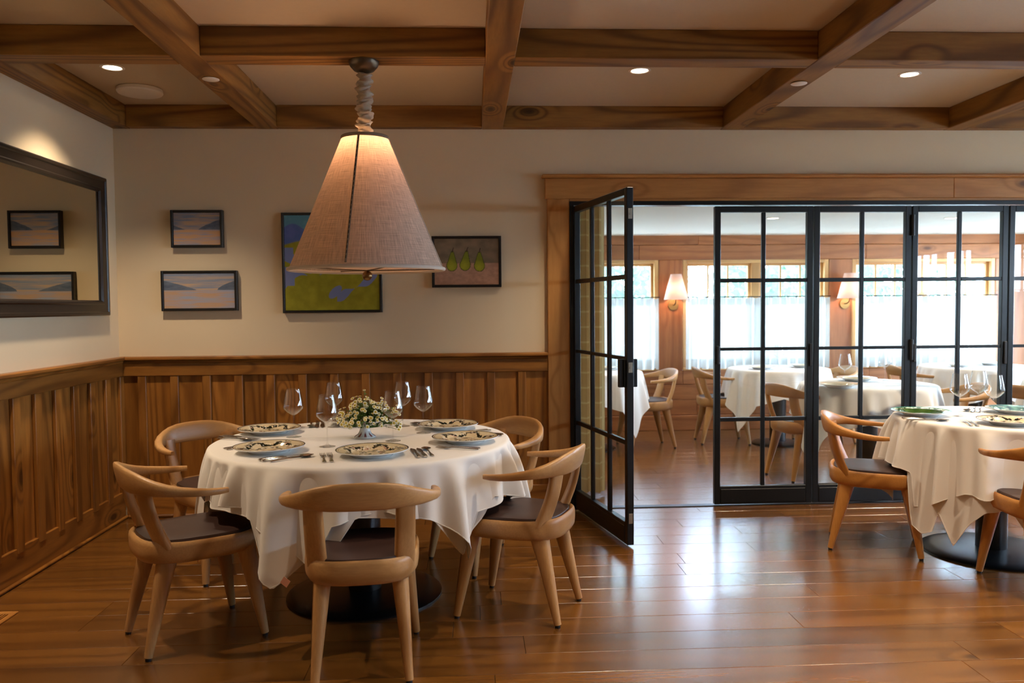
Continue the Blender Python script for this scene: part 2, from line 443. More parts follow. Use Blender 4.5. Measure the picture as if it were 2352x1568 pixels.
bb = struct('baseboard_back'); boxobj('board', (XL + .03, .51, -.024, 0, 0, .168), WAIN['x'], bb); boxobj('shoe_mould', (XL + .04, .51, -.042, -.024, 0, .022), WAIN['x'], bb, .008)
bl = struct('baseboard_left'); boxobj('board', (XL, XL + .024, -6.2, -.024, 0, .178), WAIN['y'], bl); boxobj('shoe_mould', (XL + .024, XL + .042, -6.2, -.024, 0, .022), WAIN['y'], bl, .008)

# door casing
cas = struct('trim_2', 'pine casing and header board around the wide glazed opening')
boxobj('side_casing', (.510, .660, -.040, 0, 0, 2.096), TRIM['z'], cas, .004)
boxobj('side_casing', (5.76, 5.91, -.040, 0, 0, 2.096), TRIM['z'], cas, .004)
boxobj('header_board', (.496, 3.3, -.046, 0, 2.096, 2.232), TRIM['x'], cas, .004)
boxobj('header_board', (3.3, 5.92, -.046, 0, 2.096, 2.232), TRIM['x'], cas, .004)
boxobj('header_cap', (.474, 5.94, -.072, 0, 2.232, 2.256), TRIM['x'], cas, .007)
boxobj('head_lining', (.66, 5.76, -.040, WT, 2.078, 2.096), TRIM['x'], cas, .002)
boxobj('jamb_lining', (.645, .66, 0, WT, 0, 2.078), TRIM['z'], cas, .002)
trk = struct('trim_3', 'black steel track and post of the folding glass doors')
boxobj('head_track', (.66, 5.76, -.050, .03, 2.050, 2.078), STEEL, trk, .002)
boxobj('jamb_post', (.66, .69, -.05, .02, 0, 2.050), STEEL, trk, .002)
boxobj('floor_track', (.69, 5.76, -.045, .015, -.004, .006), STEEL, trk, .001)

# ------------------------------------------------------------------ steel doors
ZR = [(0.139, 0.582), (0.609, 1.066), (1.087, 1.529), (1.556, 2.001)]
def leaf(name, W, cols, loc, rz, label, st=.040, mun=.027, hinge_left=True):
    r = struct(name, label); r.location = loc; r.rotation_euler = (0, 0, rz)
    D = .020
    def B(n, x0, x1, z0, z1, d=D, mat=STEEL, bev=.003): return boxobj(n, (x0, x1, -d, d, z0, z1), mat, r, bev)
    B('stile', 0, st, .014, 2.042); B('stile', W - st, W, .014, 2.042)
    B('rail', st, W - st, 2.001, 2.042); B('rail', st, W - st, .014, .139)
    B('kick_plate', st + .004, W - st - .004, .026, .118, .0225, STEEL, .002)
    cw = (W - 2 * st - (cols - 1) * mun) / cols
    for i in range(1, cols):
        x = st + i * cw + (i - 1) * mun; B('muntin', x, x + mun, .139, 2.001, .012)
    for i in range(3):
        for c in range(cols):
            x = st + c * (cw + mun); B('muntin', x, x + cw, ZR[i][1], ZR[i + 1][0], .012)
    for z0, z1 in ZR:
        for c in range(cols):
            x = st + c * (cw + mun)
            # rounded glazing bead + pane
            B('pane', x - .002, x + cw + .002, z0 - .002, z1 + .002, .003, DOORGLASS, 0)
    return r
d1 = leaf('door_1', .932, 3, (.70, -.03, 0), -(PI / 2 - .2075), 'black steel glazed door leaf standing open into the dining room')
for z in (1.865, 1.0, .138):   # latch plates on the free edge
    boxobj('strike_plate', (.9318, .9345, -.012, .012, z, z + .058), NICKEL, d1, .001)
    mb = MB(); mb.tube([(.934, 0, z + .029), (.938, 0, z + .029)], .007, 12); mb.build('latch_bolt', NICKEL, d1)
boxobj('lock_case', (.855, .915, -.030, .030, .915, 1.075), STEEL, d1, .003)
boxobj('pull_handle', (.875, .905, .030, .055, .915, 1.075), STEEL, d1, .003)
boxobj('pull_handle', (.875, .905, -.055, -.030, .915, 1.075), STEEL, d1, .003)
for z in (.22, 1.05, 1.86):
    mb = MB(); mb.tube([(-.012, -.02, z - .06), (-.012, -.02, z + .06)], .011, 12); mb.build('hinge', STEEL, d1)
for i in range(6):
    x0 = 1.645 + .684 * i
    lf = leaf('door_%d' % (i + 2), .676, 2, (x0, -.03, 0), 0, 'closed black steel glazed door panel, %s from the open leaf' % ('first second third fourth fifth sixth'.split()[i]))
    xx = .680 if i % 2 else -.004
    if i % 2:
        for z in (.3, .99, 1.84):
            mb = MB(); mb.tube([(xx, -.028, z), (xx, -.028, z + .14)], .013, 12); mb.build('hinge', RUBBER, lf)
    else:
        boxobj('flush_pull', (.010 if i == 0 else .01, .030, -.034, -.020, .975, 1.10), RUBBER, lf, .003)
        boxobj('flush_pull', (.652, .672, -.034, -.020, .955, 1.11), RUBBER, lf, .003)

# ------------------------------------------------------------------ back room (porch)
PS = [(0.410, 2.046), (2.316, 3.949), (4.215, 5.848)]; SZ0, SZ1 = .662, 1.872
pw = struct('wall_porch')   # plank-clad far wall
core = MB()
cur = PX0 - .1
for a, b in PS:
    core.box(cur, a, PY1 + .02, PY1 + .2, 0, 2.5); core.box(a, b, PY1 + .02, PY1 + .2, 0, SZ0 - .01); core.box(a, b, PY1 + .02, PY1 + .2, SZ1 + .01, 2.5); cur = b
core.box(cur, PX1 + .2, PY1 + .02, PY1 + .2, 0, 2.5); core.build('backing', plain('porch_backing', (90, 55, 28), .8), pw, smooth=False)
rp_ = random.Random(5)
def course(z0, z1, x0=PX0, x1=PX1):
    x = x0
    while x < x1 - .01:
        xe = x + rp_.uniform(1.5, 2.6)
        if x1 - xe < .5: xe = x1
        boxobj('plank', (x, min(xe, x1), PY1 - .012 - rp_.uniform(0, .004), PY1 + .02, z0 + .0015, z1 - .0015), PORCH['x'], pw, .005); x = xe
course(2.036, PH + .1); course(SZ1, 2.036); course(.503, SZ0); course(.334, .503); course(.165, .334)
for a, b in [(PX0, PS[0][0]), (PS[0][1], PS[1][0]), (PS[1][1], PS[2][0]), (PS[2][1], PX1)]:
    boxobj('plank', (a + .002, b - .002, PY1 - .012, PY1 + .02, SZ0, SZ1), PORCH['z'], pw, .004)
pb = struct('baseboard_porch'); boxobj('board', (PX0, PX1, PY1 - .03, PY1, 0, .163), PORCH['x'], pb, .004)
pl = struct('wall_porch_left'); MB().box(PX0 - .15, PX0, WT, PY1 + .1, 0, 2.5).build('backing', plain('porch_side', (214, 206, 186), .8), pl, smooth=False)
# right side wall of the porch; its unseen window is added for light
PRW = [(0.45, 3.05, .35, 2.0)]
wall_with_windows('wall_porch_right', 'x', PX1, (WT, PY1 + .1), 2.5, PRW, .15, PORCH['y'], 1)
MB().box(PX0 - .2, PX1 + .2, WT, PY1 + .2, PH, PH + .1).build('ceiling_porch', PCEIL, smooth=False, kind='structure')
PB = MB().box(PX0 - .2, DX0 - .02, WT, WT + .012, 0, PH).box(DX0 - .02, DX1 + .02, WT, WT + .012, DZ, PH).box(DX1, PX1, WT, WT + .012, 0, PH).build('wall_porch_near', plain('porch_near', (200, 190, 165), .8), smooth=False, kind='structure')

def portal(cx, cy, cz, sx, sy, nrm):
    l = bpy.data.lights.new('window_portal', 'AREA'); l.shape = 'RECTANGLE'; l.size = sx; l.size_y = sy; l.cycles.is_portal = True
    o = bpy.data.objects.new('window_portal', l); COL.objects.link(o); o.location = (cx, cy, cz)
    o.rotation_euler = Vector(nrm).to_track_quat('-Z', 'Y').to_euler()

def window(name, axis, at, a0, a1, z0, z1, inward, label, mat=WINW, cols=3):
    """double casement window in a wall; inward = +1/-1 direction of the room along the wall normal"""
    r = struct(name, label)
    def B(n, u0, u1, d0, d1, z_0, z_1, m, bev=.003):
        lo, hi = sorted((at + inward * d0, at + inward * d1))
        b = (u0, u1, lo, hi, z_0, z_1) if axis == 'y' else (lo, hi, u0, u1, z_0, z_1)
        return boxobj(n, b, m, r, bev)
    ga = 'x' if axis == 'y' else 'y'
    t = .045
    B('window_frame', a0, a0 + t, -.10, .008, z0, z1, mat['z']); B('window_frame', a1 - t, a1, -.10, .008, z0, z1, mat['z'])
    B('window_frame', a0 + t, a1 - t, -.10, .008, z1 - .035, z1, mat[ga]); B('window_sill', a0, a1, -.10, .03, z0, z0 + .025, mat[ga])
    mid = (a0 + a1) / 2; B('mullion', mid - .045, mid + .045, -.10, -.01, z0 + .025, z1 - .035, mat['z'])
    for (u0, u1) in ((a0 + t, mid - .045), (mid + .045, a1 - t)):
        s = .03
        B('sash', u0, u0 + s, -.085, -.045, z0 + .03, z1 - .035, mat['z']); B('sash', u1 - s, u1, -.085, -.045, z0 + .03, z1 - .035, mat['z'])
        B('sash', u0 + s, u1 - s, -.085, -.045, z1 - .065, z1 - .035, mat[ga]); B('sash', u0 + s, u1 - s, -.085, -.045, z0 + .03, z0 + .065, mat[ga])
        cw = (u1 - u0 - 2 * s) / cols
        for i in range(1, cols): B('muntin', u0 + s + i * cw - .009, u0 + s + i * cw + .009, -.08, -.05, z0 + .065, z1 - .065, mat['z'], .002)
        for i in range(cols): B('pane', u0 + s + i * cw, u0 + s + (i + 1) * cw, -.068, -.064, z0 + .06, z1 - .06, WINGLASS, 0)
    c = (a0 + a1) / 2
    if axis == 'y': portal(c, at - inward * .14, (z0 + z1) / 2, a1 - a0 - .1, z1 - z0 - .1, (0, inward, 0))
    else: portal(at - inward * .14, c, (z0 + z1) / 2, a1 - a0 - .1, z1 - z0 - .1, (inward, 0, 0))
    return r

def cafe(axis, at, a0, a1, z0, z1, inward, label, seed, group):
    """pleated café curtain on a thin rod"""
    t = thing('cafe_curtain', label, 'curtain', group=group)
    rs = random.Random(seed); m = MB(); n = int((a1 - a0) * 150); nz = 14
    ph = [rs.uniform(0, 6.28) for _ in range(3)]; np_ = (a1 - a0) / .10
    uv = []
    for j in range(nz + 1):
        zz = z1 - (z1 - z0) * j / nz
        for i in range(n + 1):
            u = i / n; x = a0 + (a1 - a0) * u; p = 2 * PI * np_ * u
            pin = max(0, 1 - j / 2.5)
            d = .026 * math.sin(p) * (1 - .5 * pin) + .007 * math.sin(p * .37 + ph[0]) + .004 * math.sin(p * 2.1 + ph[1]) * (j / nz)
            d -= pin * .018 * (math.sin(p) ** 8)
            uv.append((u, j / nz))
            zt = zz + (.006 * math.sin(p * 1.0) if j == 0 else 0)
            m.v.append((x, at + inward * (.05 + d), zt) if axis == 'y' else (at + inward * (.05 + d), x, zt))
    for j in range(nz):
        for i in range(n): m.f.append((j * (n + 1) + i, j * (n + 1) + i + 1, (j + 1) * (n + 1) + i + 1, (j + 1) * (n + 1) + i)); m.mi.append(0)
    # heavier header and hem bands
    m.uv = uv; m.build('curtain', CURTAIN, t, ang=180)
    rod = MB(); q = lambda u: (u, at + inward * .05, z1 + .012) if axis == 'y' else (at + inward * .05, u, z1 + .012)
    rod.tube([q(a0 - .01), q(a1 + .01)], .0055, 8)
    for u in (a0 - .01, a1 + .01):
        e = q(u); b2 = (e[0], at, e[2]) if axis == 'y' else (at, e[1], e[2]); rod.tube([e, b2], .004, 6)
    rod.build('curtain_rod', plain('iron_rod', (40, 34, 30), .5, .6), t)
    k = 0; rings = MB(); u = a0 + .03
    while u < a1: rings.sphere(q(u), .009, 6, 4); u += .10
    rings.build('ring', plain('iron_rod', (40, 34, 30)), t, kind='stuff')
    return t
wl = ['nearest the open door', 'in the middle of the far wall', 'at the right of the far wall']
for i, (a, b) in enumerate(PS):
    window('window_%d' % (i + 1), 'y', PY1, a, b, SZ0, SZ1, -1, 'pine casement window ' + wl[i])
    cafe('y', PY1 - .01, a + .02, b - .01, SZ0 + .015, 1.452, -1, ['white pleated half curtain on the far window beside the plaid drape', 'white pleated half curtain between the two wall sconces', 'white pleated half curtain right of the second sconce'][i], i, 'half curtains in the back room')
window('window_4', 'x', PX1, .45, 3.05, .35, 2.0, -1, 'unseen side window added to light the back room')  # out of view, made large and uncurtained to brighten the back room
k = 5
for (a, b, z0, z1) in RW:
    window('window_%d' % k, 'x', XR, a, b, z0, z1, -1, 'window in the right dining room wall'); k += 1
for i, (a, b, z0, z1) in enumerate(RW[:3]):
    cafe('x', XR - .01, a + .02, b - .02, z0 + .02, 1.50, -1, 'white half curtain on the right wall, %s the camera' % ['far ahead of', 'ahead of', 'beside'][i], 20 + i, 'half curtains on the right wall')
for (a, b, z0, z1) in FW:
    window('window_%d' % k, 'y', YF, a, b, z0, z1, 1, 'window behind the camera'); k += 1

# plaid drape at the left of the opening
def drape(x0, x1, yc, z0, z1):
    t = thing('plaid_drape', 'floor-length tan plaid drape hanging behind the open glass door', 'curtain')
    m = MB(); n = 90; nz = 20; uv = []
    for j in range(nz + 1):
        for i in range(n + 1):
            u = i / n; p = 2 * PI * 3.2 * u
            x = x0 + (x1 - x0) * u + .008 * math.sin(p * 2); y_ = yc + .035 * math.sin(p + .5) * (1 + .1 * math.sin(j * .4))
            m.v.append((x, y_, z1 - (z1 - z0) * j / nz)); uv.append((u * 1.6, j / nz))
    for j in range(nz):
        for i in range(n): m.f.append((j * (n + 1) + i, j * (n + 1) + i + 1, (j + 1) * (n + 1) + i + 1, (j + 1) * (n + 1) + i)); m.mi.append(0)
    m.uv = uv; m.build('drape', PLAID, t, ang=180)
    MB().tube([(x0 - .15, yc, z1 + .01), (x1 + .1, yc, z1 + .01)], .010, 8).build('drape_rod', plain('iron_rod', (40, 34, 30)), t)
drape(.66, .955, .33, .03, 2.11)

# ------------------------------------------------------------------ lights in the rooms
def spot(x, y, z, power, ang=104, blend=.75, col=(1, .80, .58), r=.045):
    l = bpy.data.lights.new('downlight_beam', 'SPOT'); l.energy = power; l.spot_size = math.radians(ang); l.spot_blend = blend; l.color = col; l.shadow_soft_size = r
    o = bpy.data.objects.new('downlight_beam', l); COL.objects.link(o); o.location = (x, y, z); return o
def downlight(x, y, z, power, label, grp='recessed ceiling downlights'):
    t = thing('downlight', label, 'ceiling light', (x, y, z), group=grp)
    MB().lathe([(.062, 0), (.064, -.003), (.052, -.006), (.046, -.003)], 28).build('trim_ring', WHITEP, t)
    MB().lathe([(.001, -.0035), (.047, -.0035)], 28).build('lens', LAMP, t)
    spot(x, y, z - .012, power)
DL = 78
downlight(-1.941, -.896, HC, DL, 'glowing downlight left of the round white ceiling speaker')
downlight(.957, -.895, HC, DL, 'glowing downlight right of the centre ceiling beam')
downlight(2.539, -.85, HC, DL, 'glowing downlight above the right-hand dining table')
for x, y, k in ((-1.94, -2.45, 1), (.957, -2.45, .8), (2.54, -2.45, 1), (4.1, -2.45, 1), (4.1, -.85, 3.4), (.957, -3.9, 1), (2.54, -3.9, 1), (4.1, -3.9, 1)):
    spot(x, y, HC - .01, DL * k, r=.03)
downlight(2.66, 1.60, PH, 45, 'downlight seen through the upper right pane of the first closed panel', 'back room downlights')
downlight(4.30, 1.64, PH, 45, 'downlight seen through the top of the third closed panel', 'back room downlights')
spot(1.1, 1.6, PH - .01, 45)

# ceiling speaker + small discs
t = thing('ceiling_speaker', 'round white speaker on the ceiling of the left corner bay', 'speaker', (-1.97, -.455, HC))
MB().lathe([(.118, 0), (.128, -.004), (.130, -.022), (.124, -.030)], 40).build('housing', WHITEP, t)
MB().lathe([(.001, -.032), (.118, -.032), (.124, -.030)], 40).build('grille', plain('speaker_mesh', (236, 226, 216), .7, bump=.4, bscale=900), t)
for x, y, lb in ((-1.323, -1.194, 'small white round cover under the left ceiling beam'), (1.759, -1.168, 'small white round cover under the right ceiling beam')):
    t = thing('sprinkler_cover', lb, 'ceiling cover', (x, y, H))
    MB().lathe([(.030, 0), (.030, -.004)], 28).build('collar', NICKEL, t)
    MB().lathe([(.001, -.0075), (.040, -.0075), (.0425, -.006), (.0425, -.004), (.03, -.004)], 28).build('cover', WHITEP, t)

# pendant lamp
PXY = (-.505, -1.498)
t = thing('pendant_lamp', 'large cone-shaped linen pendant lamp hanging over the corner table', 'lamp', (PXY[0], PXY[1], H))
MB().lathe([(.072, 0), (.072, -.008), (.066, -.024), (.048, -.044), (.022, -.055), (.008, -.058), (.001, -.058)], 36).build('canopy', BRONZE, t)
# gathered sleeve
m = MB(); n = 28; nz = 90; rs = random.Random(2)
for j in range(nz + 1):
    z = -.057 - (.355 - .057) * j / nz; s = j / nz
    for i in range(n):
        a = 2 * PI * i / n
        r = .033 + .007 * math.sin(s * 60 + 1.8 * math.sin(a + s * 5)) + .004 * math.sin(s * 97 + 3 * math.sin(a * 2 + 1.3)) + .002 * math.sin(a * 5 + s * 40)
        if j == 0 or j == nz: r = .018
        m.v.append((r * math.cos(a) + .005 * math.sin(s * 21), r * math.sin(a), z + .004 * math.sin(a * 2 + s * 33)))
for j in range(nz):
    for i in range(n): i2 = (i + 1) % n; m.f.append((j * n + i, j * n + i2, (j + 1) * n + i2, (j + 1) * n + i)); m.mi.append(0)
m.build('cord_sleeve', SLEEVE, t, ang=180)
zt, zb, rt, rb = 2.195 - H, 1.565 - H, .112, .372
m = MB(); n = 96; nz = 24; uv = []
for j in range(nz + 1):
    s = j / nz
    for i in range(n + 1):
        a = 2 * PI * i / n; seg = (a - math.radians(262.5)) % (PI / 2) / (PI / 2)
        r = (rt + (rb - rt) * s) * (1 - .012 * math.sin(PI * seg)); uv.append((i / n, s))
        m.v.append((r * math.cos(a), r * math.sin(a), zt + (zb - zt) * s))
for j in range(nz):
    for i in range(n): m.f.append((j * (n + 1) + i, j * (n + 1) + i + 1, (j + 1) * (n + 1) + i + 1, (j + 1) * (n + 1) + i)); m.mi.append(0)
m.uv = uv; shade = m.build('shade', SHADE, t, ang=180)
def ringtube(r, z, rad, n=72, sz=1):
    m = MB(); pts = [(r * math.cos(2 * PI * k / n), r * math.sin(2 * PI * k / n), z) for k in range(n + 1)]
    return m.tube(pts, [(rad, rad * sz)] * (n + 1), 8, caps=False)
ringtube(rt, zt, .004, sz=2.2).build('top_binding', TAPE, shade)
ringtube(rb, zb, .009).build('bottom_binding', plain('rolled_linen', (206, 192, 176), .8), shade)
for k in range(4):
    a = math.radians(262.5 + 90 * k); c, s_ = math.cos(a), math.sin(a)
    P = lambda s, o=0.0015: ((rt + (rb - rt) * s + o) * c, (rt + (rb - rt) * s + o) * s_, zt + (zb - zt) * s)
    MB().tube([P(.0), P(.975)], [(.0055, .002)] * 2, 6, up=(c, s_, 0)).build('seam', TAPE if k == 0 else plain('seam_light', (180, 166, 148), .8), shade)
    if k == 0:
        sm = MB()
        for q in range(26): sm.tube([P(.02 + q * .0362, .0042), P(.02 + q * .0362 + .02, .0042)], [(.0018, .0012)] * 2, 5, up=(c, s_, 0))
        sm.build('stitching', STITCH, shade, kind='stuff')
MB().lathe([(.001, 0), (.355, .012)], 64, (0, 0, zb + .004)).build('diffuser', DIFFU, t)
for k in range(4):
    a = math.radians(29 + 90 * k); MB().tube([(0, 0, zb - .006), (.362 * math.cos(a), .362 * math.sin(a), zb + .006)], .003, 6).build('spoke', BRONZE, t)
MB().sphere((0, 0, zb - .030), .0245, 20, 14).build('finial', BRASS, t)
MB().sphere((0, 0, zt - .10), .032, 14, 10, sz=1.3).build('bulb', BULB, t)
pl_ = bpy.data.lights.new('pendant_glow', 'POINT'); pl_.energy = 5; pl_.color = (1, .60, .36); pl_.shadow_soft_size = .035
o = bpy.data.objects.new('pendant_glow', pl_); COL.objects.link(o); o.location = (PXY[0], PXY[1], H + zt - .02)

# sconces
for i, x in enumerate((2.208, 4.128)):
    t = thing('wall_sconce', ['linen wall sconce between the first and middle far windows', 'linen wall sconce between the middle and right far windows'][i], 'wall lamp', (x, PY1 - .012, 1.38), group='linen wall sconces')
    MB().tube([(0, 0, 0), (0, -.012, 0)], [.058, .056], 28).build('backplate', plain('aged_brass', (176, 140, 86), .35, .8), t)
    MB().tube([(0, -.012, 0), (0, -.06, .0), (.0, -.11, .02), (0, -.125, .06), (0, -.125, .16)], .006, 8).build('arm', BRASS, t)
    m = MB(); m.lathe([(.130, .058), (.094, .20), (.058, .332)], 36, (0, -.125, 0)); m.build('shade', SCONCESH, t)
    MB().sphere((0, -.125, .19), .022, 12, 8).build('bulb', BULB, t)
    l = bpy.data.lights.new('sconce_glow', 'POINT'); l.energy = 4.5; l.color = (1, .62, .4); l.shadow_soft_size = .03
    o = bpy.data.objects.new('sconce_glow', l); COL.objects.link(o); o.location = (x, PY1 - .137, 1.38 + .16)

# ------------------------------------------------------------------ pictures
def vnoise(x, y, seed):
    def h(i, j): return np.modf(np.abs(np.sin(i * 127.1 + j * 311.7 + seed * 74.7) * 43758.5453))[0]
    xi, yi = np.floor(x), np.floor(y); fx, fy = x - xi, y - yi; fx = fx * fx * (3 - 2 * fx); fy = fy * fy * (3 - 2 * fy)
    return (h(xi, yi) * (1 - fx) + h(xi + 1, yi) * fx) * (1 - fy) + (h(xi, yi + 1) * (1 - fx) + h(xi + 1, yi + 1) * fx) * fy
def fbm(x, y, seed, o=4): return sum(vnoise(x * 2 ** k, y * 2 ** k, seed + k) / 2 ** (k + 1) for k in range(o))
def C(c): return np.array(lin(c))
def mixc(a, b, t): t = np.clip(t, 0, 1)[..., None]; return a * (1 - t) + b * t
def paint_lake(u, v, kind):   # v up
    hz = .47 if kind == 0 else .52
    n = fbm(u * 3, v * 22, 3 + kind)
    sky = mixc(C((190, 160, 130)), C((126, 138, 160)), (n - .22) * 2.2 + (v - .7) * .6)
    wat = mixc(C((206, 162, 122)) if kind == 0 else C((184, 150, 120)), C((150, 158, 182)), (n - .38) * 2.6 + (.25 if kind else 0) * (v > .25))
    col = mixc(wat, sky, (v - hz) * 60)
    nn = fbm(u * 12, u * 0 + 1.0, 9) * .06
    if kind == 0:
        mL = hz + (.14 * np.clip(1 - u / .26, 0, 1)); mR = hz + .36 * np.clip((u - .5) / .5, 0, 1) ** .75 - nn * (u > .5)
    else:
        mL = hz + .27 * np.clip(1 - u / .46, 0, 1) ** .8 * (1 + .5 * nn); mR = hz + .26 * np.clip((u - .76) / .24, 0, 1) ** .6
    mtn = ((v > hz) & (v < np.maximum(mL, mR))).astype(float)
    mc = mixc(C((72, 86, 108)), C((112, 122, 140)), fbm(u * 9, v * 14, 5) * 1.4 - .2)
    col = mixc(col, mc, mtn)
    return col
def paint_field(u, v, kind):
    n = fbm(u * 5, v * 5, 11); n2 = fbm(u * 14, v * 14, 15)
    col = np.ones(u.shape + (3,)) * C((86, 142, 162)); col = mixc(col, C((120, 166, 178)), (n2 - .4) * 2)
    mt = .84 + .05 * np.sin(u * 7 + 1) + .03 * np.sin(u * 17)
    col = mixc(col, mixc(C((74, 98, 158)), C((96, 108, 172)), n2 * 2 - .5), (mt - v) * 80)
    fld = .70 + .05 * np.sin(u * 6)
    gr = mixc(C((138, 134, 14)), C((160, 154, 28)), n2 * 2 - .5)
    col = mixc(col, gr, (fld - v) * 60)
    # lavender water and patches
    w1 = np.exp(-((v - (.58 - .5 * u)) / .07) ** 2) * (u < .28)
    band = np.abs(v - (.30 + .32 * u + .05 * np.sin(u * 14))) < (.035 + .04 * np.sin(u * 9 + 2)) * (u < .5)
    p2 = np.abs(v - (.12 + .26 * (u - .55) / .45)) < .028 * (1 + np.sin(u * 23)) * ((u > .55) & (u < .98))
    p3 = (((u - .53) / .07) ** 2 + ((v - .19 - .6 * (u - .53)) / .055) ** 2 < 1)
    p4 = (u < .1) & (v > .26) & (v < .46)
    p5 = (u < .09) & (v > .56) & (v < .66)
    msk = (w1 > .5) | band | p2 | p3 | p4 | p5
    col = mixc(col, mixc(C((128, 134, 172)), C((112, 130, 180)), n), msk.astype(float) * (v < fld))
    return col
def paint_pears(u, v, kind):
    n = fbm(u * 8, v * 8, 21); n2 = fbm(u * 20, v * 20, 25)
    top = mixc(C((112, 98, 76)), C((136, 116, 92)), n * 2 - .5); bot = mixc(C((168, 128, 104)), C((190, 146, 120)), n2 * 2 - .5)
    col = mixc(bot, top, (v - .46) * 60)
    for (cx, cy, tilt) in ((.27, .42, .02), (.475, .43, .06), (.70, .41, .0)):
        x = (u - cx) * 1.43; yy = v - cy
        x2 = x - tilt * np.clip(yy, 0, 1) * 2
        body = (x2 / .125) ** 2 + ((yy) / .13) ** 2
        w = .115 * np.clip(1 - (yy - .02) / .34, 0, 1) ** .75
        neck = (np.abs(x2) < w) & (yy > 0) & (yy < .31)
        ins = (body < 1) | neck
        body2 = (x2 / .112) ** 2 + ((yy) / .115) ** 2
        ins2 = (body2 < 1) | ((np.abs(x2) < w - .013) & (yy > 0) & (yy < .295))
        col = mixc(col, C((66, 74, 16)), ins.astype(float))
        pc = mixc(C((120, 130, 14)), C((168, 170, 30)), .8 - (x2 + .02) * 5 * 0 - np.sqrt((x2 + .02) ** 2 + (yy + .03) ** 2) * 6 + n2 * .5)
        col = mixc(col, pc, ins2.astype(float))
        stem = (np.abs(x2 - .25 * (yy - .3)) < .009) & (yy > .28) & (yy < .385)
        col = mixc(col, C((58, 34, 24)), stem.astype(float))
    return col
def picture(x0, x1, z0, z1, fn, kind, label, depth=.040, fw=.014):
    cx, cz = (x0 + x1) / 2, (z0 + z1) / 2; w_, h_ = (x1 - x0), (z1 - z0)
    t = thing('framed_painting', label, 'painting', (cx, 0, cz))  # hangs on the back wall
    a, b = w_ / 2, h_ / 2
    for nm, q in (('left', (-a, -a + fw, -b, b)), ('right', (a - fw, a, -b, b)), ('top', (-a + fw, a - fw, b - fw, b)), ('bottom', (-a + fw, a - fw, -b, -b + fw))):
        boxobj('frame_bar', (q[0], q[1], -depth, -.001, q[2], q[3]), STEELD, t, .0015)
    iw, ih = a - fw - .004, b - fw - .004; nx, nz = int(w_ * 330), int(h_ * 330)
    u, v = np.meshgrid(np.linspace(0, 1, nx), np.linspace(0, 1, nz)); m = MB()
    m.v = [(float(-iw + 2 * iw * uu), -depth + .007, float(-ih + 2 * ih * vv)) for uu, vv in zip(u.ravel(), v.ravel())]
    m.f = [(j * nx + i, j * nx + i + 1, (j + 1) * nx + i + 1, (j + 1) * nx + i) for j in range(nz - 1) for i in range(nx - 1)]; m.mi = [0] * len(m.f)
    m.vc = fn(u, v, kind).reshape(-1, 3); m.build('canvas', CANVAS, t, smooth=False)
    boxobj('backing', (-a + fw * .8, a - fw * .8, -depth + .009, -.002, -b + fw * .8, b - fw * .8), STEELD, t, 0)
picture(-1.962, -1.627, 1.783, 2.028, paint_lake, 0, 'small framed lake painting, upper one left of the lamp')
picture(-2.034, -1.543, 1.368, 1.632, paint_lake, 1, 'wide framed lake and mountains painting below the small one')
picture(-1.247, -.594, 1.348, 2.009, paint_field, 0, 'large framed green field painting behind the lamp shade')
picture(-.262, .201, 1.510, 1.851, paint_pears, 0, 'framed painting of three green pears beside the door casing')

# mirror
t = thing('wall_mirror', 'large dark-framed mirror hanging on the left wall', 'mirror', (XL, 0, 0))
y0m, y1m, z0m, z1m = -2.25, -.190, 1.345, 2.207; fwm = .094
prof = [(0, 0), (0, .030), (.008, .036), (.020, .036), (.026, .030), (.066, .028), (.074, .034), (.084, .032), (.094, .020), (.094, 0)]
m = MB(); ring = []
for (cy, cz, sy, sz) in ((y0m, z0m, 1, 1), (y1m, z0m, -1, 1), (y1m, z1m, -1, -1), (y0m, z1m, 1, -1)):
    m.v += [(d, cy + sy * i_, cz + sz * i_) for (i_, d) in prof]
npf = len(prof)
for k in range(4):
    k2 = (k + 1) % 4
    for i in range(npf - 1): m.f.append((k * npf + i, k2 * npf + i, k2 * npf + i + 1, k * npf + i + 1)); m.mi.append(0)
m.build('frame', plain('mirror_frame', (34, 27, 22), .3, noise=.3, nscale=20), t, ang=20)
boxobj('glass', (.006, .016, y0m + fwm - .004, y1m - fwm + .004, z0m + fwm - .004, z1m - fwm + .004), MIRROR, t, 0)

# floor register
t = thing('floor_register', 'wooden floor vent at the left edge near the panelled wall', 'floor vent', (-2.23, -1.80, 0))
m = MB(); 
for q in ((-.15, .157, -.075, -.055), (-.15, .157, .055, .075), (-.15, -.12, -.055, .055), (.127, .157, -.055, .055)): m.box(q[0], q[1], q[2], q[3], 0, .007, bev=.002)
m.build('frame', OAKD['x'], t, smooth=False)
for k in range(9): boxobj('slat', (-.12, .127, -.053 + k * .0122, -.0475 + k * .0122, .0, .005), OAKD['x'], t, .0008)
t.rotation_euler[2] = PI / 2; t.location = (-2.16, -1.87, 0)

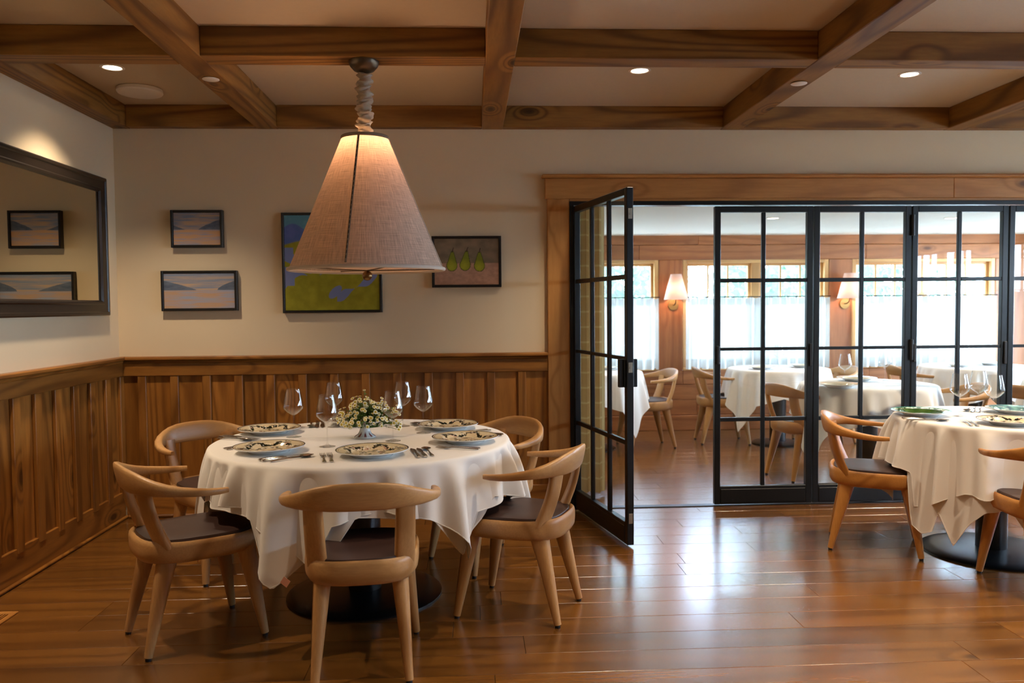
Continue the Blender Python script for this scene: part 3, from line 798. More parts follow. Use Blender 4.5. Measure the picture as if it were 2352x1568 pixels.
# ------------------------------------------------------------------ chairs
def chair_proto(mats, nm):
    M_ = mats
    t = thing('armchair', '', 'chair')
    def outline(s, n=40):
        pts = []
        for k in range(n):
            a = 2 * PI * k / n; c, q = math.cos(a), math.sin(a); e = .55
            x = math.copysign(abs(c) ** e, c); y_ = math.copysign(abs(q) ** e, q)
            hw = .232 - .026 * (1 - y_) / 2 - .006 * y_ * y_
            yy = y_ * .232 + (.014 * (1 - x * x) if y_ > 0 else -.012 * (1 - x * x) * abs(y_))
            pts.append((x * hw * s, yy * s))
        return pts
    def rings(rs, name, mat, parent, capb=True, capt=True):
        m = MB(); n = 40
        for s, z, *k in rs:
            for (x, y_) in outline(s, n):
                zz = z + (k[0] * max(0, -y_ / .24) ** 2 if k else 0); m.v.append((x, y_ + .005, zz))
        for i in range(len(rs) - 1):
            for k in range(n): k2 = (k + 1) % n; m.f.append((i * n + k, i * n + k2, (i + 1) * n + k2, (i + 1) * n + k)); m.mi.append(0)
        if capb: m.f.append(tuple(reversed(range(n)))); m.mi.append(0)
        if capt: m.f.append(tuple((len(rs) - 1) * n + k for k in range(n))); m.mi.append(0)
        return m.build(name, mat, parent, ang=50)
    rings([(.5, .372), (.86, .366), (.95, .374), (.992, .392), (1.0, .415), (1.0, .436, .008), (.99, .449, .010), (.965, .455, .012), (.925, .453, .010), (.90, .446, .004)], 'seat_frame', M_['x'], t)
    rings([(.895, .447, .002), (.90, .456, .004), (.885, .463, .003), (.80, .466), (.5, .464), (.1, .462)], 'seat_pad', LEATHER, t, capb=False)
    # legs
    def leg(top, foot, rt, rbm):
        m = MB(); T, Fo = Vector(top), Vector(foot); n = 9; pts = []; rr = []
        for i in range(n):
            s = i / (n - 1); pts.append(tuple(T.lerp(Fo, s))); r = rt[0] + (rbm - rt[0]) * s ** .92; r2 = rt[1] + (rbm - rt[1]) * s ** .92
            rr.append((r, r2))
        m.tube(pts, rr, 14, flat=.86, up=(0, 1, 0)); o = m.build('leg', M_['z'], t, ang=50)
        MB().lathe([(.011, .0), (.012, .004), (.010, .013)], 12, (foot[0], foot[1], 0), cap0=True).build('glide', RUBBER, o)
    for s in (-1, 1):
        leg((s * .165, .165, .405), (s * .21, .2275, .012), (.036, .042), .0155)
        leg((s * .140, -.135, .405), (s * .17, -.2275, .012), (.034, .042), .0155)
    # back posts: flat tapering slabs leaning back
    for s in (-1, 1):
        m = MB(); pts = []; rr = []
        for i in range(8):
            q = i / 7; pts.append((s * (.160 + .006 * q), -.150 - .078 * q - .012 * math.sin(q * PI), .43 + .25 * q)); rr.append((.041 - .003 * q, .0185 - .003 * q))
        m.tube(pts, rr, 16, flat=.72, up=(s * -.45, 1, .3)); m.build('back_post', M_['z'], t, ang=50)
    # crest rail / arms
    cp = [(0, -.27), (.05, -.269), (.10, -.262), (.15, -.247), (.19, -.227), (.225, -.198), (.252, -.16), (.272, -.115), (.284, -.065), (.289, -.015), (.288, .03), (.282, .062)]
    hh = [(.654, .760), (.654, .759), (.654, .755), (.655, .745), (.656, .731), (.656, .716), (.655, .702), (.652, .690), (.648, .681), (.645, .674), (.645, .670), (.647, .668)]
    tk = [.026, .026, .027, .029, .032, .036, .040, .042, .040, .034, .028, .022]
    seq = [(-cp[i][0], cp[i][1], *hh[i], tk[i]) for i in range(len(cp) - 1, 0, -1)] + [(cp[i][0], cp[i][1], *hh[i], tk[i]) for i in range(len(cp))]
    m = MB(); nv = 14
    for i, (x, y_, z0, z1, th) in enumerate(seq):
        a = seq[max(i - 1, 0)]; b = seq[min(i + 1, len(seq) - 1)]
        tx, ty = b[0] - a[0], b[1] - a[1]; L = math.hypot(tx, ty); nx, ny = ty / L, -tx / L   # outward
        zc, hz = (z0 + z1) / 2, (z1 - z0) / 2
        for k in range(nv):
            an = 2 * PI * k / nv; c, q = math.cos(an), math.sin(an)
            e = .62; dx = math.copysign(abs(c) ** e, c) * th / 2; dz = math.copysign(abs(q) ** e, q) * hz
            lean = (dz / .05) * .010 * min(1, hz / .05)
            inw = -.010 * (1 if dz > 0 else 0) * 0
            m.v.append((x + nx * (dx + lean + inw), y_ + ny * (dx + lean + inw), zc + dz))
    ns = len(seq)
    for i in range(ns - 1):
        for k in range(nv): k2 = (k + 1) % nv; m.f.append((i * nv + k, i * nv + k2, (i + 1) * nv + k2, (i + 1) * nv + k)); m.mi.append(0)
    m.f.append(tuple(range(nv))); m.mi.append(0); m.f.append(tuple((ns - 1) * nv + k for k in range(nv))); m.mi.append(0)
    m.build('crest_rail', M_['x'], t, ang=60)
    return t
ch1 = chair_proto(OAK, 'pale'); ch2 = chair_proto(OAKD, 'golden')
used = {id(ch1): 0, id(ch2): 0}
def put_chair(p, x, y, ang, label, group):
    rz = math.radians(ang) - PI / 2
    if not used[id(p)]:
        used[id(p)] = 1; p.location = (x, y, 0); p.rotation_euler[2] = rz; p['label'] = label; p['group'] = group; return p
    return dup(p, (x, y, 0), rz, label, group)
G1 = 'oak armchairs around the corner table'
put_chair(ch1, -.435, -2.33, 95.7, 'oak armchair nearest the camera with its back to it', G1)
put_chair(ch1, -1.194, -2.010, 34.5, 'oak armchair at the left front of the corner table, legs fully in view', G1)
put_chair(ch1, .2115, -1.818, 157, 'oak armchair at the right of the corner table, beside the open door', G1)
put_chair(ch1, -1.350, -1.112, -45, 'oak armchair behind left of the corner table near the panelling', G1)
put_chair(ch1, .068, -1.096, 214.3, 'oak armchair behind right of the corner table by the casing', G1)
G2 = 'golden oak armchairs at the right table'
put_chair(ch2, 2.275, -1.009, -25, 'golden oak armchair left of the right-hand table before the glass', G2)
put_chair(ch2, 2.745, -1.765, 80, 'golden oak armchair cut off by the right edge of the photo', G2)
G3 = 'armchairs in the back room'
put_chair(ch1, 1.70, 2.37, 188, 'armchair facing left, seen in the open doorway of the back room', G3)
put_chair(ch1, 2.50, 2.55, -4, 'back room armchair left of the table with the long hanging cloth corner', G3)
put_chair(ch2, 2.64, .85, 15, 'back room armchair seen through the first closed glass panel', G3)
put_chair(ch1, 3.66, .62, 172, 'back room armchair behind the wine glasses of the right table', G3)
put_chair(ch1, 4.50, 2.50, -5, 'back room armchair below the far right window, left of its table', G3)
put_chair(ch1, 3.52, 2.45, 185, 'back room armchair below the second wall sconce', G3)
put_chair(ch1, 4.35, .45, 15, 'back room armchair at the far right edge behind the glass', G3)

# ------------------------------------------------------------------ tables + cloths
def hemf(pts):
    A = np.array(sorted(((a % 360), z) for a, z in pts)); a = np.concatenate([A[:, 0] - 360, A[:, 0], A[:, 0] + 360]); z = np.tile(A[:, 1], 3)
    return lambda d: float(np.interp(d % 360, a, z))
def cloth(name, label, C, R, z, hem, seed, nf=17, amp=.03, mat=None, grp=None, top=True, flare=.03, squeeze=None):
    t = thing(name, label, 'tablecloth', (C[0], C[1], 0), group=grp)
    rs = random.Random(seed); n = 540; ph = [rs.uniform(0, 6.28) for _ in range(6)]; warp = [rs.uniform(-1, 1) for _ in range(6)]
    rad = []
    if top: rad += [(r, 0, 0) for r in (.001, R * .3, R * .6, R * .85, R - .012)]
    rad += [(R - .004, .0015, 0), (R + .003, .006, 0), (R + .007, .014, 0)]
    nd = 26; m = MB()
    for (r, dz, _) in rad:
        for k in range(n): a = 2 * PI * k / n; m.v.append((r * math.cos(a), r * math.sin(a), z - dz))
    for j in range(1, nd + 1):
        s = j / nd
        for k in range(n):
            a = 2 * PI * k / n; hz = hem(math.degrees(a)); drop = (z - .014) - hz; zz = z - .014 - drop * s
            L = min(1.0, drop / .30); w = a + .10 * warp[0] * math.sin(a * 3 + ph[3]) + .06 * math.sin(5 * a + ph[4])
            f = 1.15 * ((1 + math.sin(nf * w + ph[0])) / 2) ** 3.4 - .40 + .3 * math.sin((nf * 1.7) // 1 * w + ph[1]) + .25 * math.sin(7 * w + ph[2])
            env = (1 - math.exp(-s * drop / .055)) * (.62 + .75 * s) * (.45 + .75 * L)
            loc_ = .55 + .45 * math.sin(2 * a + ph[5]) ** 2
            r = R + .008 + amp * env * loc_ * f + flare * s * L * .8 + amp * .18 * env
            if squeeze: r -= squeeze(math.degrees(a) % 360) * s ** 1.5
            m.v.append((r * math.cos(a), r * math.sin(a), zz))
    nr = len(rad) + nd
    for j in range(nr - 1):
        for k in range(n): k2 = (k + 1) % n; m.f.append((j * n + k, (j + 1) * n + k, (j + 1) * n + k2, j * n + k2)); m.mi.append(0)
    if top: m.f.append(tuple(range(n))); m.mi.append(0)
    m.build('cloth', mat or CLOTH, t, ang=180)
    # stitched hem band
    hb = MB(); base = (nr - 1) * n; pts = [m.v[base + k] for k in range(0, n, 2)]; pts.append(pts[0])
    pts = [(p[0] * 1.0006, p[1] * 1.0006, p[2] + .002) for p in pts]
    hb.tube(pts, [(.0014, .0025)] * len(pts), 6, caps=False); hb.build('hem', mat or CLOTH, t)
    return t
def table(C, R, label, grp=None, dr=.37, z=.742):
    t = thing('pedestal_table', label, 'table', (C[0], C[1], 0), group=grp)
    MB().lathe([(.001, z), (R - .012, z), (R - .004, z - .004), (R - .002, z - .018), (R - .012, z - .026), (.001, z - .026)], 64).build('tabletop', BASEBLK, t)
    MB().lathe([(.001, .030), (dr * .35, .030), (dr * .8, .022), (dr - .012, .014), (dr, .008), (dr, .0), (.001, .0)], 64).build('base', BASEBLK, t)
    MB().lathe([(.078, .026), (.078, z - .05)], 32).build('column', BASEBLK, t)
    MB().lathe([(.05, z - .05), (.20, z - .034), (.20, z - .026)], 32).build('mounting_plate', BASEBLK, t)
    return t
ZT = .750
T1 = (-.53, -1.57); R1 = .70
table(T1, R1 - .003, 'round black pedestal table under white cloths in the panelled corner')
hem1 = hemf([(185, .30), (192, .42), (200, .56), (212, .60), (224, .60), (233, .56), (240, .53), (243, .40), (251, .285), (258, .37), (260.5, .42), (262.5, .32), (264.5, .44), (268, .523), (277, .557), (286, .565), (293, .533), (299, .518), (306, .465), (310, .40), (314, .31), (319, .40), (328, .55), (340, .52), (352, .48), (0, .40), (5, .30), (12, .42), (30, .54), (50, .54), (60, .36), (64, .30), (70, .42), (90, .46), (102, .32), (112, .45), (135, .54), (160, .54), (172, .40), (180, .30)])
TC1 = cloth('tablecloth', 'white linen tablecloth draped over the round corner table', T1, R1, ZT, hem1, 4, nf=20, amp=.056, flare=.012)
hem1b = hemf([(180, .5), (186, .22), (195, .50), (205, .535), (231, .535), (238, .52), (250, .45), (260, .36), (264, .285), (268, .42), (275, .55), (300, .52), (309, .38), (313, .33), (320, .5), (345, .52), (0, .52), (8, .34), (20, .52), (70, .52), (86, .33), (100, .5), (150, .53)])
TC2 = cloth('tablecloth', 'white underlay cloth showing below the top cloth of the corner table', T1, R1 - .008, ZT - .0025, hem1b, 9, nf=13, amp=.016, flare=.020, top=True)
T2 = (2.86, -1.17); R2 = .50
table(T2, R2 - .003, 'round black pedestal table with a polished disc base at the right', dr=.355)
hem2 = hemf([(180, .50), (188, .49), (193, .47), (196, .30), (206, .32), (214, .37), (224, .414), (236, .41), (246, .46), (262, .52), (280, .53), (300, .45), (315, .2), (330, .5), (0, .52), (45, .2), (60, .5), (120, .5), (135, .2), (150, .5)])
cloth('tablecloth', 'white linen tablecloth draped over the right-hand table', T2, R2, ZT, hem2, 12, nf=15, amp=.056, flare=.03)
hem2b = hemf([(180, .48), (190, .48), (194, .20), (202, .17), (207, .19), (210, .30), (213, .24), (218, .135), (226, .26), (234, .34), (245, .36), (256, .20), (266, .40), (290, .5), (320, .3), (0, .5), (90, .3), (170, .5)])
cloth('tablecloth', 'white underlay cloth hanging in points below the right table top cloth', T2, R2 - .008, ZT - .0025, hem2b, 14, nf=11, amp=.024, flare=.045)
def sqhem(a0, mid=.50, tip=.16):
    return hemf([(a0 + 90 * k + d, z) for k in range(4) for d, z in ((0, tip), (8, .30), (18, .42), (45, mid), (72, .42), (82, .30))])
BT = [((1.13, 2.30), .50, 'white clothed table of the back room behind the open door leaf', 40),
      ((3.02, 2.40), .48, 'white clothed table by the middle far window with a long cloth corner', 210),
      ((3.10, .74), .50, 'nearest white clothed table of the back room behind the closed panels', 200),
      ((5.02, 2.35), .52, 'white clothed table in front of the right far window', 30),
      ((4.95, .70), .50, 'white clothed table near the right end of the back room', 75)]
for i, (c, r, lb, a0) in enumerate(BT):
    table(c, r - .003, lb.replace('white clothed', 'black pedestal'), 'pedestal tables in the back room', .25)
    cloth('tablecloth', lb.replace('white clothed table', 'white cloth on the table'), c, r, ZT, sqhem(a0), 30 + i, nf=13 + i, amp=.03, grp='white cloths in the back room', flare=.06)
# care tags on the cloth corners
for cl, C_, a, r, z in ((TC1, T1, 256, .80, .335), (TC2, T1, 190, .76, .24)):
    a = math.radians(a); q = MB().box(-.016, .016, -.0008, .0008, -.03, .0, rot=Matrix.Rotation(a + PI / 2, 3, 'Z') @ Matrix.Rotation(.6, 3, 'Y'), at=(r * math.cos(a), r * math.sin(a), z))
    q.build('care_tag', ORANGE, cl, smooth=False)

# ------------------------------------------------------------------ plates
def plate_mesh(style, R=.155):
    nr, na = 64, 220; prof = []
    for i in range(nr):
        s = i / (nr - 1); r = R * s
        z = .010 if s < .58 else (.010 + .012 * ((s - .58) / .12) if s < .70 else .022 + .006 * (s - .70) / .30)
        prof.append((max(r, .0005), z))
    m = MB(); vs = []
    for r, z in prof:
        for k in range(na): a = 2 * PI * k / na; vs.append((r * math.cos(a), r * math.sin(a), z))
    v = np.array(vs); x, y = v[:, 0] / R, v[:, 1] / R; rr = np.hypot(x, y); an = np.arctan2(y, x)
    if style == 'floral':
        base = mixc(C((216, 202, 170)), C((204, 184, 148)), fbm(x * 3 + 5, y * 3 + 5, 41) * 1.5 - .2)
        n1 = fbm(x * 12 + 9, y * 12 + 3, 51, 3); n2 = fbm(x * 20 + 2, y * 20 + 8, 61, 2); n3 = fbm(x * 4 + 1, y * 4 + 4, 71, 2)
        vine = np.exp(-((rr - (.68 + .10 * np.sin(an * 5))) / .13) ** 2) + np.exp(-((rr - .28) / .13) ** 2) * .8
        col = base
        col = mixc(col, C((168, 116, 102)), ((n3 * vine) > .40) * .7)
        col = mixc(col, C((30, 34, 24)), ((n1 * (.5 + vine * .62)) > .44) * 1.0)
        col = mixc(col, C((52, 30, 28)), ((n2 * vine) > .60) * 1.0)
        col = mixc(col, C((240, 236, 226)), ((n2 < .22) & (vine > .5)) * .9)
        col = mixc(col, C((44, 26, 18)), (rr > .965) * 1.0); col = mixc(col, C((70, 50, 30)), ((rr > .915) & (rr < .93)) * .8)
    elif style == 'green':
        col = mixc(C((36, 66, 26)), C((70, 96, 40)), fbm(x * 6 + 3, y * 6 + 3, 81) * 2 - .6)
        col = mixc(col, C((226, 234, 214)), (np.exp(-((rr - .85) / .12) ** 2) * fbm(x * 12, y * 12, 83) > .42) * 1.0)
        col = mixc(col, C((64, 150, 130)), (rr > .94) * 1.0)
    elif style == 'blue':
        col = mixc(C((104, 146, 142)), C((60, 84, 100)), fbm(x * 6 + 3, y * 6 + 7, 91) * 2.4 - .7)
        col = mixc(col, C((210, 220, 210)), (fbm(x * 9, y * 9, 93) > .62) * 1.0)
    else:
        col = mixc(C((226, 214, 184)), C((214, 196, 158)), (rr < .6) * 1.0); col = mixc(col, C((236, 234, 230)), (rr > .94) * 1.0)
    m.v = vs
    for i in range(nr - 1):
        for k in range(na): k2 = (k + 1) % na; m.f.append((i * na + k, i * na + k2, (i + 1) * na + k2, (i + 1) * na + k)); m.mi.append(0)
    m.f.append(tuple(range(na))); m.mi.append(0)
    m.vc = col
    top = m.mesh('printed_face', GLAZE, ang=60)
    b = MB().lathe([(.001, .004), (R * .50, .004), (R * .52, .0), (R * .56, .0), (R * .60, .006), (R * .74, .016), (R * .99, .0245), (R * 1.003, .027), (R, .0285)], 72).mesh('body', CHINA)
    return top, b
PM = {s: plate_mesh(s) for s in ('floral', 'green', 'blue', 'cream')}
PM['small'] = plate_mesh('cream', .13)
def plate(x, y, rz, style, label, grp=None, z=ZT + .001):
    t = thing('charger_plate', label, 'plate', (x, y, z), rz, grp)
    link('body', PM[style][1], t); link('printed_face', PM[style][0], t); return t
P1 = [((-1.029, -1.335), 'back left plate'), ((-.898, -1.880), 'front left plate'), ((-.431, -2.010), 'nearest plate'), ((-.0375, -1.702), 'right plate'), ((-.1275, -1.279), 'back right plate')]
GP = 'dark floral plates on the corner table'
desc = {'back left plate': 'dark floral plate at the back left of the corner table', 'front left plate': 'dark floral plate at the front left of the corner table', 'nearest plate': 'dark floral plate nearest the camera, behind the closest chair', 'right plate': 'dark floral plate at the right front of the corner table', 'back right plate': 'dark floral plate at the back right of the corner table'}
for i, ((x, y), nm) in enumerate(P1): plate(x, y, [2.2, 3.4, -1.4, -.3, .8][i], 'floral', desc[nm], GP)
plate(-.63, -1.06, 1.7, 'floral', 'dark floral plate hidden behind the flower bowl', GP)
plate(2.513, -1.063, 0, 'green', 'green glazed plate at the left of the right-hand table')
plate(2.766, -1.447, 0, 'floral', 'dark floral plate at the front of the right-hand table')
plate(3.085, -1.03, 0, 'blue', 'blue-green patterned plate at the back of the right-hand table')
for i, (x, y, st, lb) in enumerate(((2.76, .50, 'cream', 'cream plate at the left of the nearest back room table'), (3.13, .98, 'cream', 'cream plate at the far side of the nearest back room table'), (2.80, 2.25, 'small', 'small white plate at the left of the table by the middle window'),
        (3.28, 2.42, 'small', 'small white plate at the right of the table by the middle window'), (1.32, 2.45, 'small', 'small white plate on the table behind the open door'), (4.78, 2.25, 'small', 'small white plate at the left of the table by the right window'), (5.2, 2.4, 'small', 'small white plate at the right of the table by the right window'))):
    plate(x, y, i, st, lb, 'plates in the back room')

# ------------------------------------------------------------------ wine glasses
gp = thing('wine_glass', '', 'wine glass', (-.875, -1.486, ZT + .001))
MB().lathe([(.001, .0005), (.036, .0005), (.0365, .0015), (.020, .005), (.006, .010), (.004, .016)], 40).build('foot', WINEGLASS, gp)
MB().lathe([(.0038, .015), (.0032, .04), (.003, .08), (.0034, .100), (.0062, .108)], 20).build('stem', WINEGLASS, gp)
MB().lathe([(.001, .1075), (.006, .108), (.016, .113), (.032, .125), (.046, .140), (.0495, .150), (.0487, .158), (.044, .185), (.038, .215), (.0345, .236), (.0335, .2365), (.0335, .235), (.037, .215), (.043, .185), (.0475, .158), (.0484, .150), (.045, .1415), (.031, .127), (.015, .115), (.001, .110)], 48).build('bowl', WINEGLASS, gp)
GL = [((-.875, -1.486), 'wine glass at the left of the corner table, beside the two left plates'), ((-.661, -1.781), 'wine glass standing left of the flower bowl, nearer the camera'), ((-.377, -1.653), 'wine glass standing right in front of the flowers'), ((-.247, -1.425), 'wine glass at the right of the corner table, clear of the flowers'),
      ((-.732, -1.169), 'wine glass half hidden at the back left of the flowers'), ((-.37, -1.177), 'wine glass half hidden at the back right of the flowers')]
gp['label'] = GL[0][1]; gp['group'] = 'wine glasses on the corner table'
for (x, y), lb in GL[1:]: dup(gp, (x, y, ZT + .001), 0, lb)
for (x, y), lb in (((2.693, -1.128), 'left wine glass of the three on the right-hand table'), ((2.906, -.965), 'rear wine glass of the three on the right-hand table'), ((2.824, -1.231), 'right wine glass of the three, before the dark door post')):
    dup(gp, (x, y, ZT + .001), 0, lb, 'wine glasses on the right table')
for (x, y), lb in (((2.91, .72), 'wine glass beside the cream plate behind the second closed panel'), ((2.95, 2.2), 'wine glass on the table by the middle far window'), ((4.95, 2.45), 'wine glass on the table by the right far window'), ((3.35, .95), 'wine glass on the right of the nearest back room table'), ((4.8, .85), 'wine glass on the table at the right end of the back room')):
    dup(gp, (x, y, ZT + .001), 0, lb, 'wine glasses in the back room')

# ------------------------------------------------------------------ cutlery
def fork_mesh():
    m = MB()
    m.tube([(0, -.098, .003), (0, -.085, .004), (0, -.04, .006), (0, .02, .008), (0, .035, .006)], [(.0075, .002), (.0085, .002), (.0045, .0018), (.003, .0018), (.006, .0012)], 8)
    m.tube([(0, .030, .0065), (0, .042, .004), (0, .056, .003)], [(.004, .001), (.011, .001), (.0118, .001)], 8)
    for k in range(4):
        x = -.0098 + k * .0065; m.tube([(x, .054, .003), (x, .075, .0035), (x, .098, .007)], [(.0019, .001), (.0017, .001), (.0009, .0007)], 5)
    return m.mesh('fork', SILVER)
def knife_mesh():
    m = MB(); m.tube([(0, -.115, .005), (0, -.10, .006), (0, -.02, .006), (0, -.005, .005)], [(.008, .004), (.0095, .0045), (.007, .004), (.0055, .003)], 10, mi=0)
    m.tube([(0, -.005, .005), (.002, .04, .004), (.003, .09, .003), (0, .118, .002)], [(.008, .0010), (.0105, .0009), (.0105, .0008), (.002, .0005)], 8)
    return m.mesh('knife', SILVER)
def spoon_mesh():
    m = MB(); m.tube([(0, -.095, .003), (0, -.082, .004), (0, -.04, .005), (0, .03, .008), (0, .045, .006)], [(.0075, .002), (.0085, .002), (.0045, .0018), (.0032, .002), (.006, .0012)], 8)
    vs = []; n = 18
    for j in range(6):
        s = j / 5
        for k in range(n): a = 2 * PI * k / n; vs.append((.0215 * s * math.cos(a) * (1 - .12 * math.sin(a)), .072 + .032 * s * math.sin(a), .0015 + .0075 * s * s))
    fs = [(j * n + k, j * n + (k + 1) % n, (j + 1) * n + (k + 1) % n, (j + 1) * n + k) for j in range(5) for k in range(n)]
    m.add(vs, fs); return m.mesh('spoon', SILVER)
CUT = dict(fork=fork_mesh(), knife=knife_mesh(), spoon=spoon_mesh())
def cut(kind, x, y, rz, label, grp):
    o = link({'fork': 'dinner_fork', 'knife': 'table_knife', 'spoon': 'soup_spoon'}[kind], CUT[kind]); o.location = (x, y, ZT + .0015); o.rotation_euler[2] = rz
    o['label'] = label; o['category'] = kind; o['group'] = grp
def setting(px, py, cx, cy, nm, grp, items='ffkks', adj=0.0, side=1.0):
    dx, dy = cx - px, cy - py; L = math.hypot(dx, dy); dx /= L; dy /= L
    a = math.atan2(dy, dx) + adj; dx, dy = math.cos(a), math.sin(a)
    rx, ry = dy, -dx; rz = math.atan2(dy, dx) - PI / 2
    for off, k, lb in ((-.205, 'fork', 'outer dinner fork left of the '), (-.176, 'fork', 'inner dinner fork left of the '), (.180, 'knife', 'inner table knife right of the '), (.208, 'knife', 'outer table knife right of the '), (.240, 'spoon', 'soup spoon right of the ')):
        cut(k, px + rx * off - dx * .02, py + ry * off - dy * .02, rz, lb + nm, grp)
# seat directions are taken from the photograph plate by plate
for (x, y), nm in P1: setting(x, y, T1[0], T1[1], nm.replace('plate', 'floral plate') + ' on the corner table', 'cutlery on the corner table')
setting(-.63, -1.06, T1[0], T1[1], 'hidden plate behind the flower bowl', 'cutlery on the corner table')
for x, y, nm in ((2.513, -1.063, 'green plate of the right table'), (2.766, -1.447, 'dark floral plate of the right table'), (3.085, -1.03, 'blue plate of the right table')):
    setting(x, y, T2[0], T2[1] if nm[0] != 'b' else -1.35, nm, 'cutlery on the right table')

# ------------------------------------------------------------------ flower bowl
bc = (-.525, -1.523, ZT + .001)
t = thing('pedestal_bowl', 'white footed china bowl with brown print holding the flowers', 'bowl', bc)
m = MB(); prof = [(.001, .004), (.045, .003), (.052, .001), (.0525, .004), (.046, .009), (.033, .018), (.026, .032), (.023, .046), (.026, .055), (.045, .062), (.075, .072), (.092, .082), (.094, .085), (.090, .084), (.06, .072), (.02, .066), (.001, .066)]
m.lathe(prof, 72); v = np.array(m.v); an = np.arctan2(v[:, 1], v[:, 0]); rr = np.hypot(v[:, 0], v[:, 1]); zz = v[:, 2]
col = np.ones((len(v), 3)) * C((232, 234, 236)); tri = np.abs(((an / (2 * PI) * 9) % 1) - .5) * 2
col = mixc(col, C((120, 60, 60)), ((zz > .008) & (zz < .022) & (tri > .66) & (rr < .047)) * 1.0)
col = mixc(col, C((130, 74, 78)), ((zz > .066) & (zz < .084) & (fbm(an * 9 + 20, zz * 200, 7, 2) > .38)) * .9)
m.vc = col; m.build('bowl', GLAZE, t)
t = thing('flower_bouquet', 'bushy bouquet of small cream daisies with green leaves in the footed bowl', 'flowers', (bc[0], bc[1], bc[2] + .066))
rs = random.Random(11)
# flower mesh
fm = MB(); npet = 12
for k in range(npet):
    a = 2 * PI * k / npet; c, s_ = math.cos(a), math.sin(a); q = 2 * PI / npet * .42
    vs = [(.0028 * c, .0028 * s_, .001), (.0088 * math.cos(a - q), .0088 * math.sin(a - q), .0016), (.0108 * c, .0108 * s_, .0006), (.0088 * math.cos(a + q), .0088 * math.sin(a + q), .0016)]
    fm.add(vs, [(0, 1, 2, 3)], 0)
fm.lathe([(.001, .0050), (.003, .0045), (.0052, .002), (.005, .0)], 8, mi=1)
FLO = fm.mesh('flower', [PETAL, YOLK], ang=50)
heads = []
lobes = [((0, -.01, .055), .085, .065, 50), ((-.085, .0, .035), .055, .045, 26), ((.09, .0, .05), .05, .055, 22), ((.148, .0, .02), .03, .055, 16), ((-.02, .0, .105), .05, .03, 14), ((.05, -.04, .02), .06, .035, 20), ((-.06, -.05, .01), .06, .025, 20), ((.0, -.06, .015), .07, .03, 22), ((.06, .02, .10), .03, .03, 8)]
for c, rr_, rz_, cnt in lobes:
    for _ in range(cnt):
        d = Vector((rs.gauss(0, 1), rs.gauss(0, 1) - .5, rs.gauss(0, 1) + .3)).normalized(); p = Vector(c) + Vector((d.x * rr_, d.y * rr_, d.z * rz_))
        if p.z < -.005: p.z = -.005 + rs.uniform(0, .01)
        heads.append((p, (d * .6 + Vector((0, -.35, .35))).normalized()))
heads += [(Vector((.0, 0, .163)), Vector((0, -.5, 1)).normalized()), (Vector((.165, -.01, -.03)), Vector((.3, -.6, .5)).normalized()), (Vector((.17, .0, -.02)), Vector((.6, -.6, .3)).normalized()), (Vector((.158, .0, .085)), Vector((.2, -.6, .8)).normalized()), (Vector((-.12, .0, .02)), Vector((-.6, -.6, .5)).normalized())]
st = MB(); lf = MB()
for p, d in heads:
    o = link('flower', FLO, t); o.location = p; s = rs.uniform(.72, 1.12); o.scale = (s, s, s); o.rotation_euler = d.to_track_quat('Z', 'Y').to_euler()
    st.tube([(p.x * .15, p.y * .15, -.02), (p.x * .6, p.y * .6, p.z * .45), tuple(p)], [.0012, .001, .0008], 4)
    for _ in range(15):
        q = Vector((p.x * rs.uniform(.3, 1.04), p.y * rs.uniform(.3, .98) + .006, p.z * rs.uniform(.3, .95))); a = rs.uniform(0, 6.28); L_ = rs.uniform(.008, .018); e = rs.uniform(-.5, .7)
        u = Vector((math.cos(a), math.sin(a), e)).normalized() * L_; w_ = u.cross(Vector((rs.uniform(-1, 1), rs.uniform(-1, 1), 1))).normalized() * L_ * .32
        lf.add([q, q + u * .5 + w_, q + u, q + u * .5 - w_], [(0, 1, 2, 3)])
st.build('stems', GREENLEAF, t, kind='stuff'); lf.build('leaves', GREENLEAF, t, kind='stuff', smooth=False)

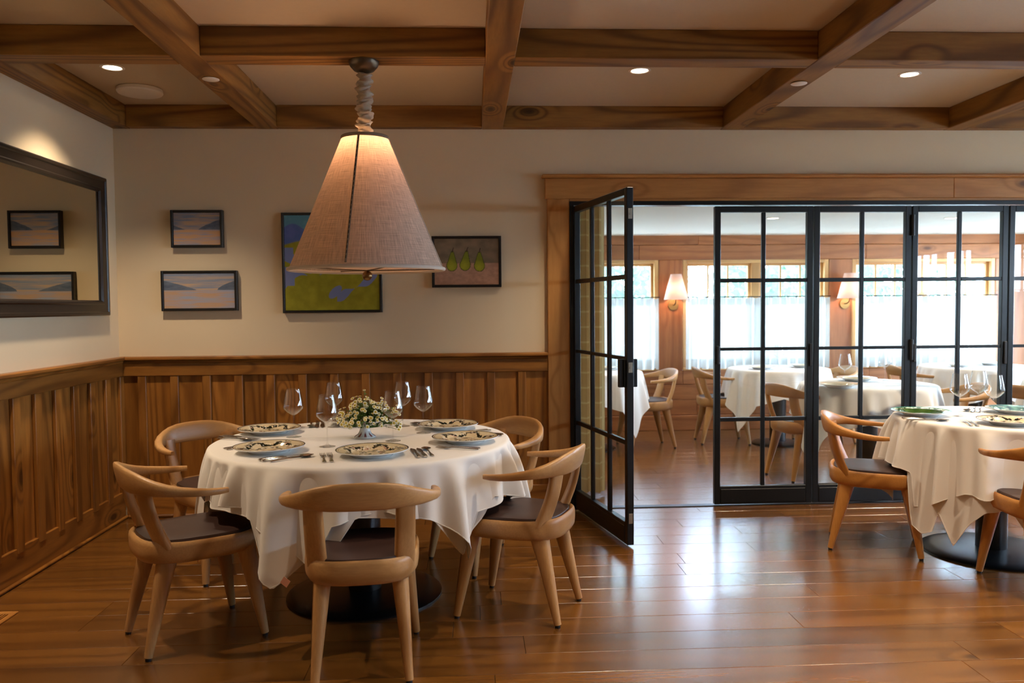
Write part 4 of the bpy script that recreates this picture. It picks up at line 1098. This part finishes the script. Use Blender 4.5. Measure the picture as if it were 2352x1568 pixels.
# a few bits dropped on the floor
t = MB().add([(0, 0, .002), (.012, .008, .004), (.028, .004, .002), (.014, -.006, .004)], [(0, 1, 2, 3)]).add([(.0, .0, .002), (-.008, .012, .005), (-.002, .022, .003), (.006, .010, .004)], [(0, 1, 2, 3)]).build('fallen_leaf', GREENLEAF, smooth=False)
t.location = (1.49, -2.77, 0); t['label'] = 'tiny green leaf lying on the floor at the lower right'; t['category'] = 'leaf'

# ------------------------------------------------------------------ outside
MB().box(-40, 60, -40, 60, -.5, -.30).build('ground', BOUNCE_GROUND, smooth=False, kind='structure')
def tree(x, y, h, cr, zc, seed, label, n=1500, leafs=.11):
    t = thing('tree', label, 'tree', (x, y, -.30), group='trees outside the far windows'); rs = random.Random(seed)
    pts = [(0, 0, 0), (rs.uniform(-.1, .1), 0, h * .4), (rs.uniform(-.2, .2), rs.uniform(-.1, .1), h)]
    MB().tube(pts, [.16, .12, .05], 10).build('trunk', BARK, t)
    m = MB()
    for _ in range(n):
        d = Vector((rs.gauss(0, 1), rs.gauss(0, 1), rs.gauss(0, 1))).normalized() * cr * rs.uniform(.35, 1) ** .6; c = Vector((0, 0, zc)) + Vector((d.x, d.y, d.z * 1.1))
        a = Vector((rs.gauss(0, 1), rs.gauss(0, 1), rs.gauss(0, 1))).normalized() * leafs * rs.uniform(.5, 1); b = a.cross(Vector((rs.gauss(0, 1), rs.gauss(0, 1), rs.gauss(0, 1)))).normalized() * leafs * .35
        m.add([c - a, c + b, c + a, c - b], [(0, 1, 2, 3)])
    m.build('foliage', LEAFT, t, smooth=False, kind='stuff')
tr = [(-.2, 6.6), (2.2, 7.2), (4.6, 6.7), (7.0, 7.3), (9.4, 6.8), (11.8, 7.4), (1.0, 11.2), (5.4, 11.6), (9.8, 11.3), (14.2, 11.6)]
TL = [nm + ' tree outside the far windows' for nm in ('leftmost leafy front-row', 'second leafy front-row', 'third leafy front-row', 'fourth leafy front-row', 'fifth leafy front-row', 'rightmost leafy front-row', 'leftmost large back-row', 'second large back-row', 'third large back-row', 'rightmost large back-row')]
for i, (x, y) in enumerate(tr[:8]): tree(x, y, 3.6, 1.05 if i < 6 else 1.9, 2.35, 100 + i, TL[i], 2400)
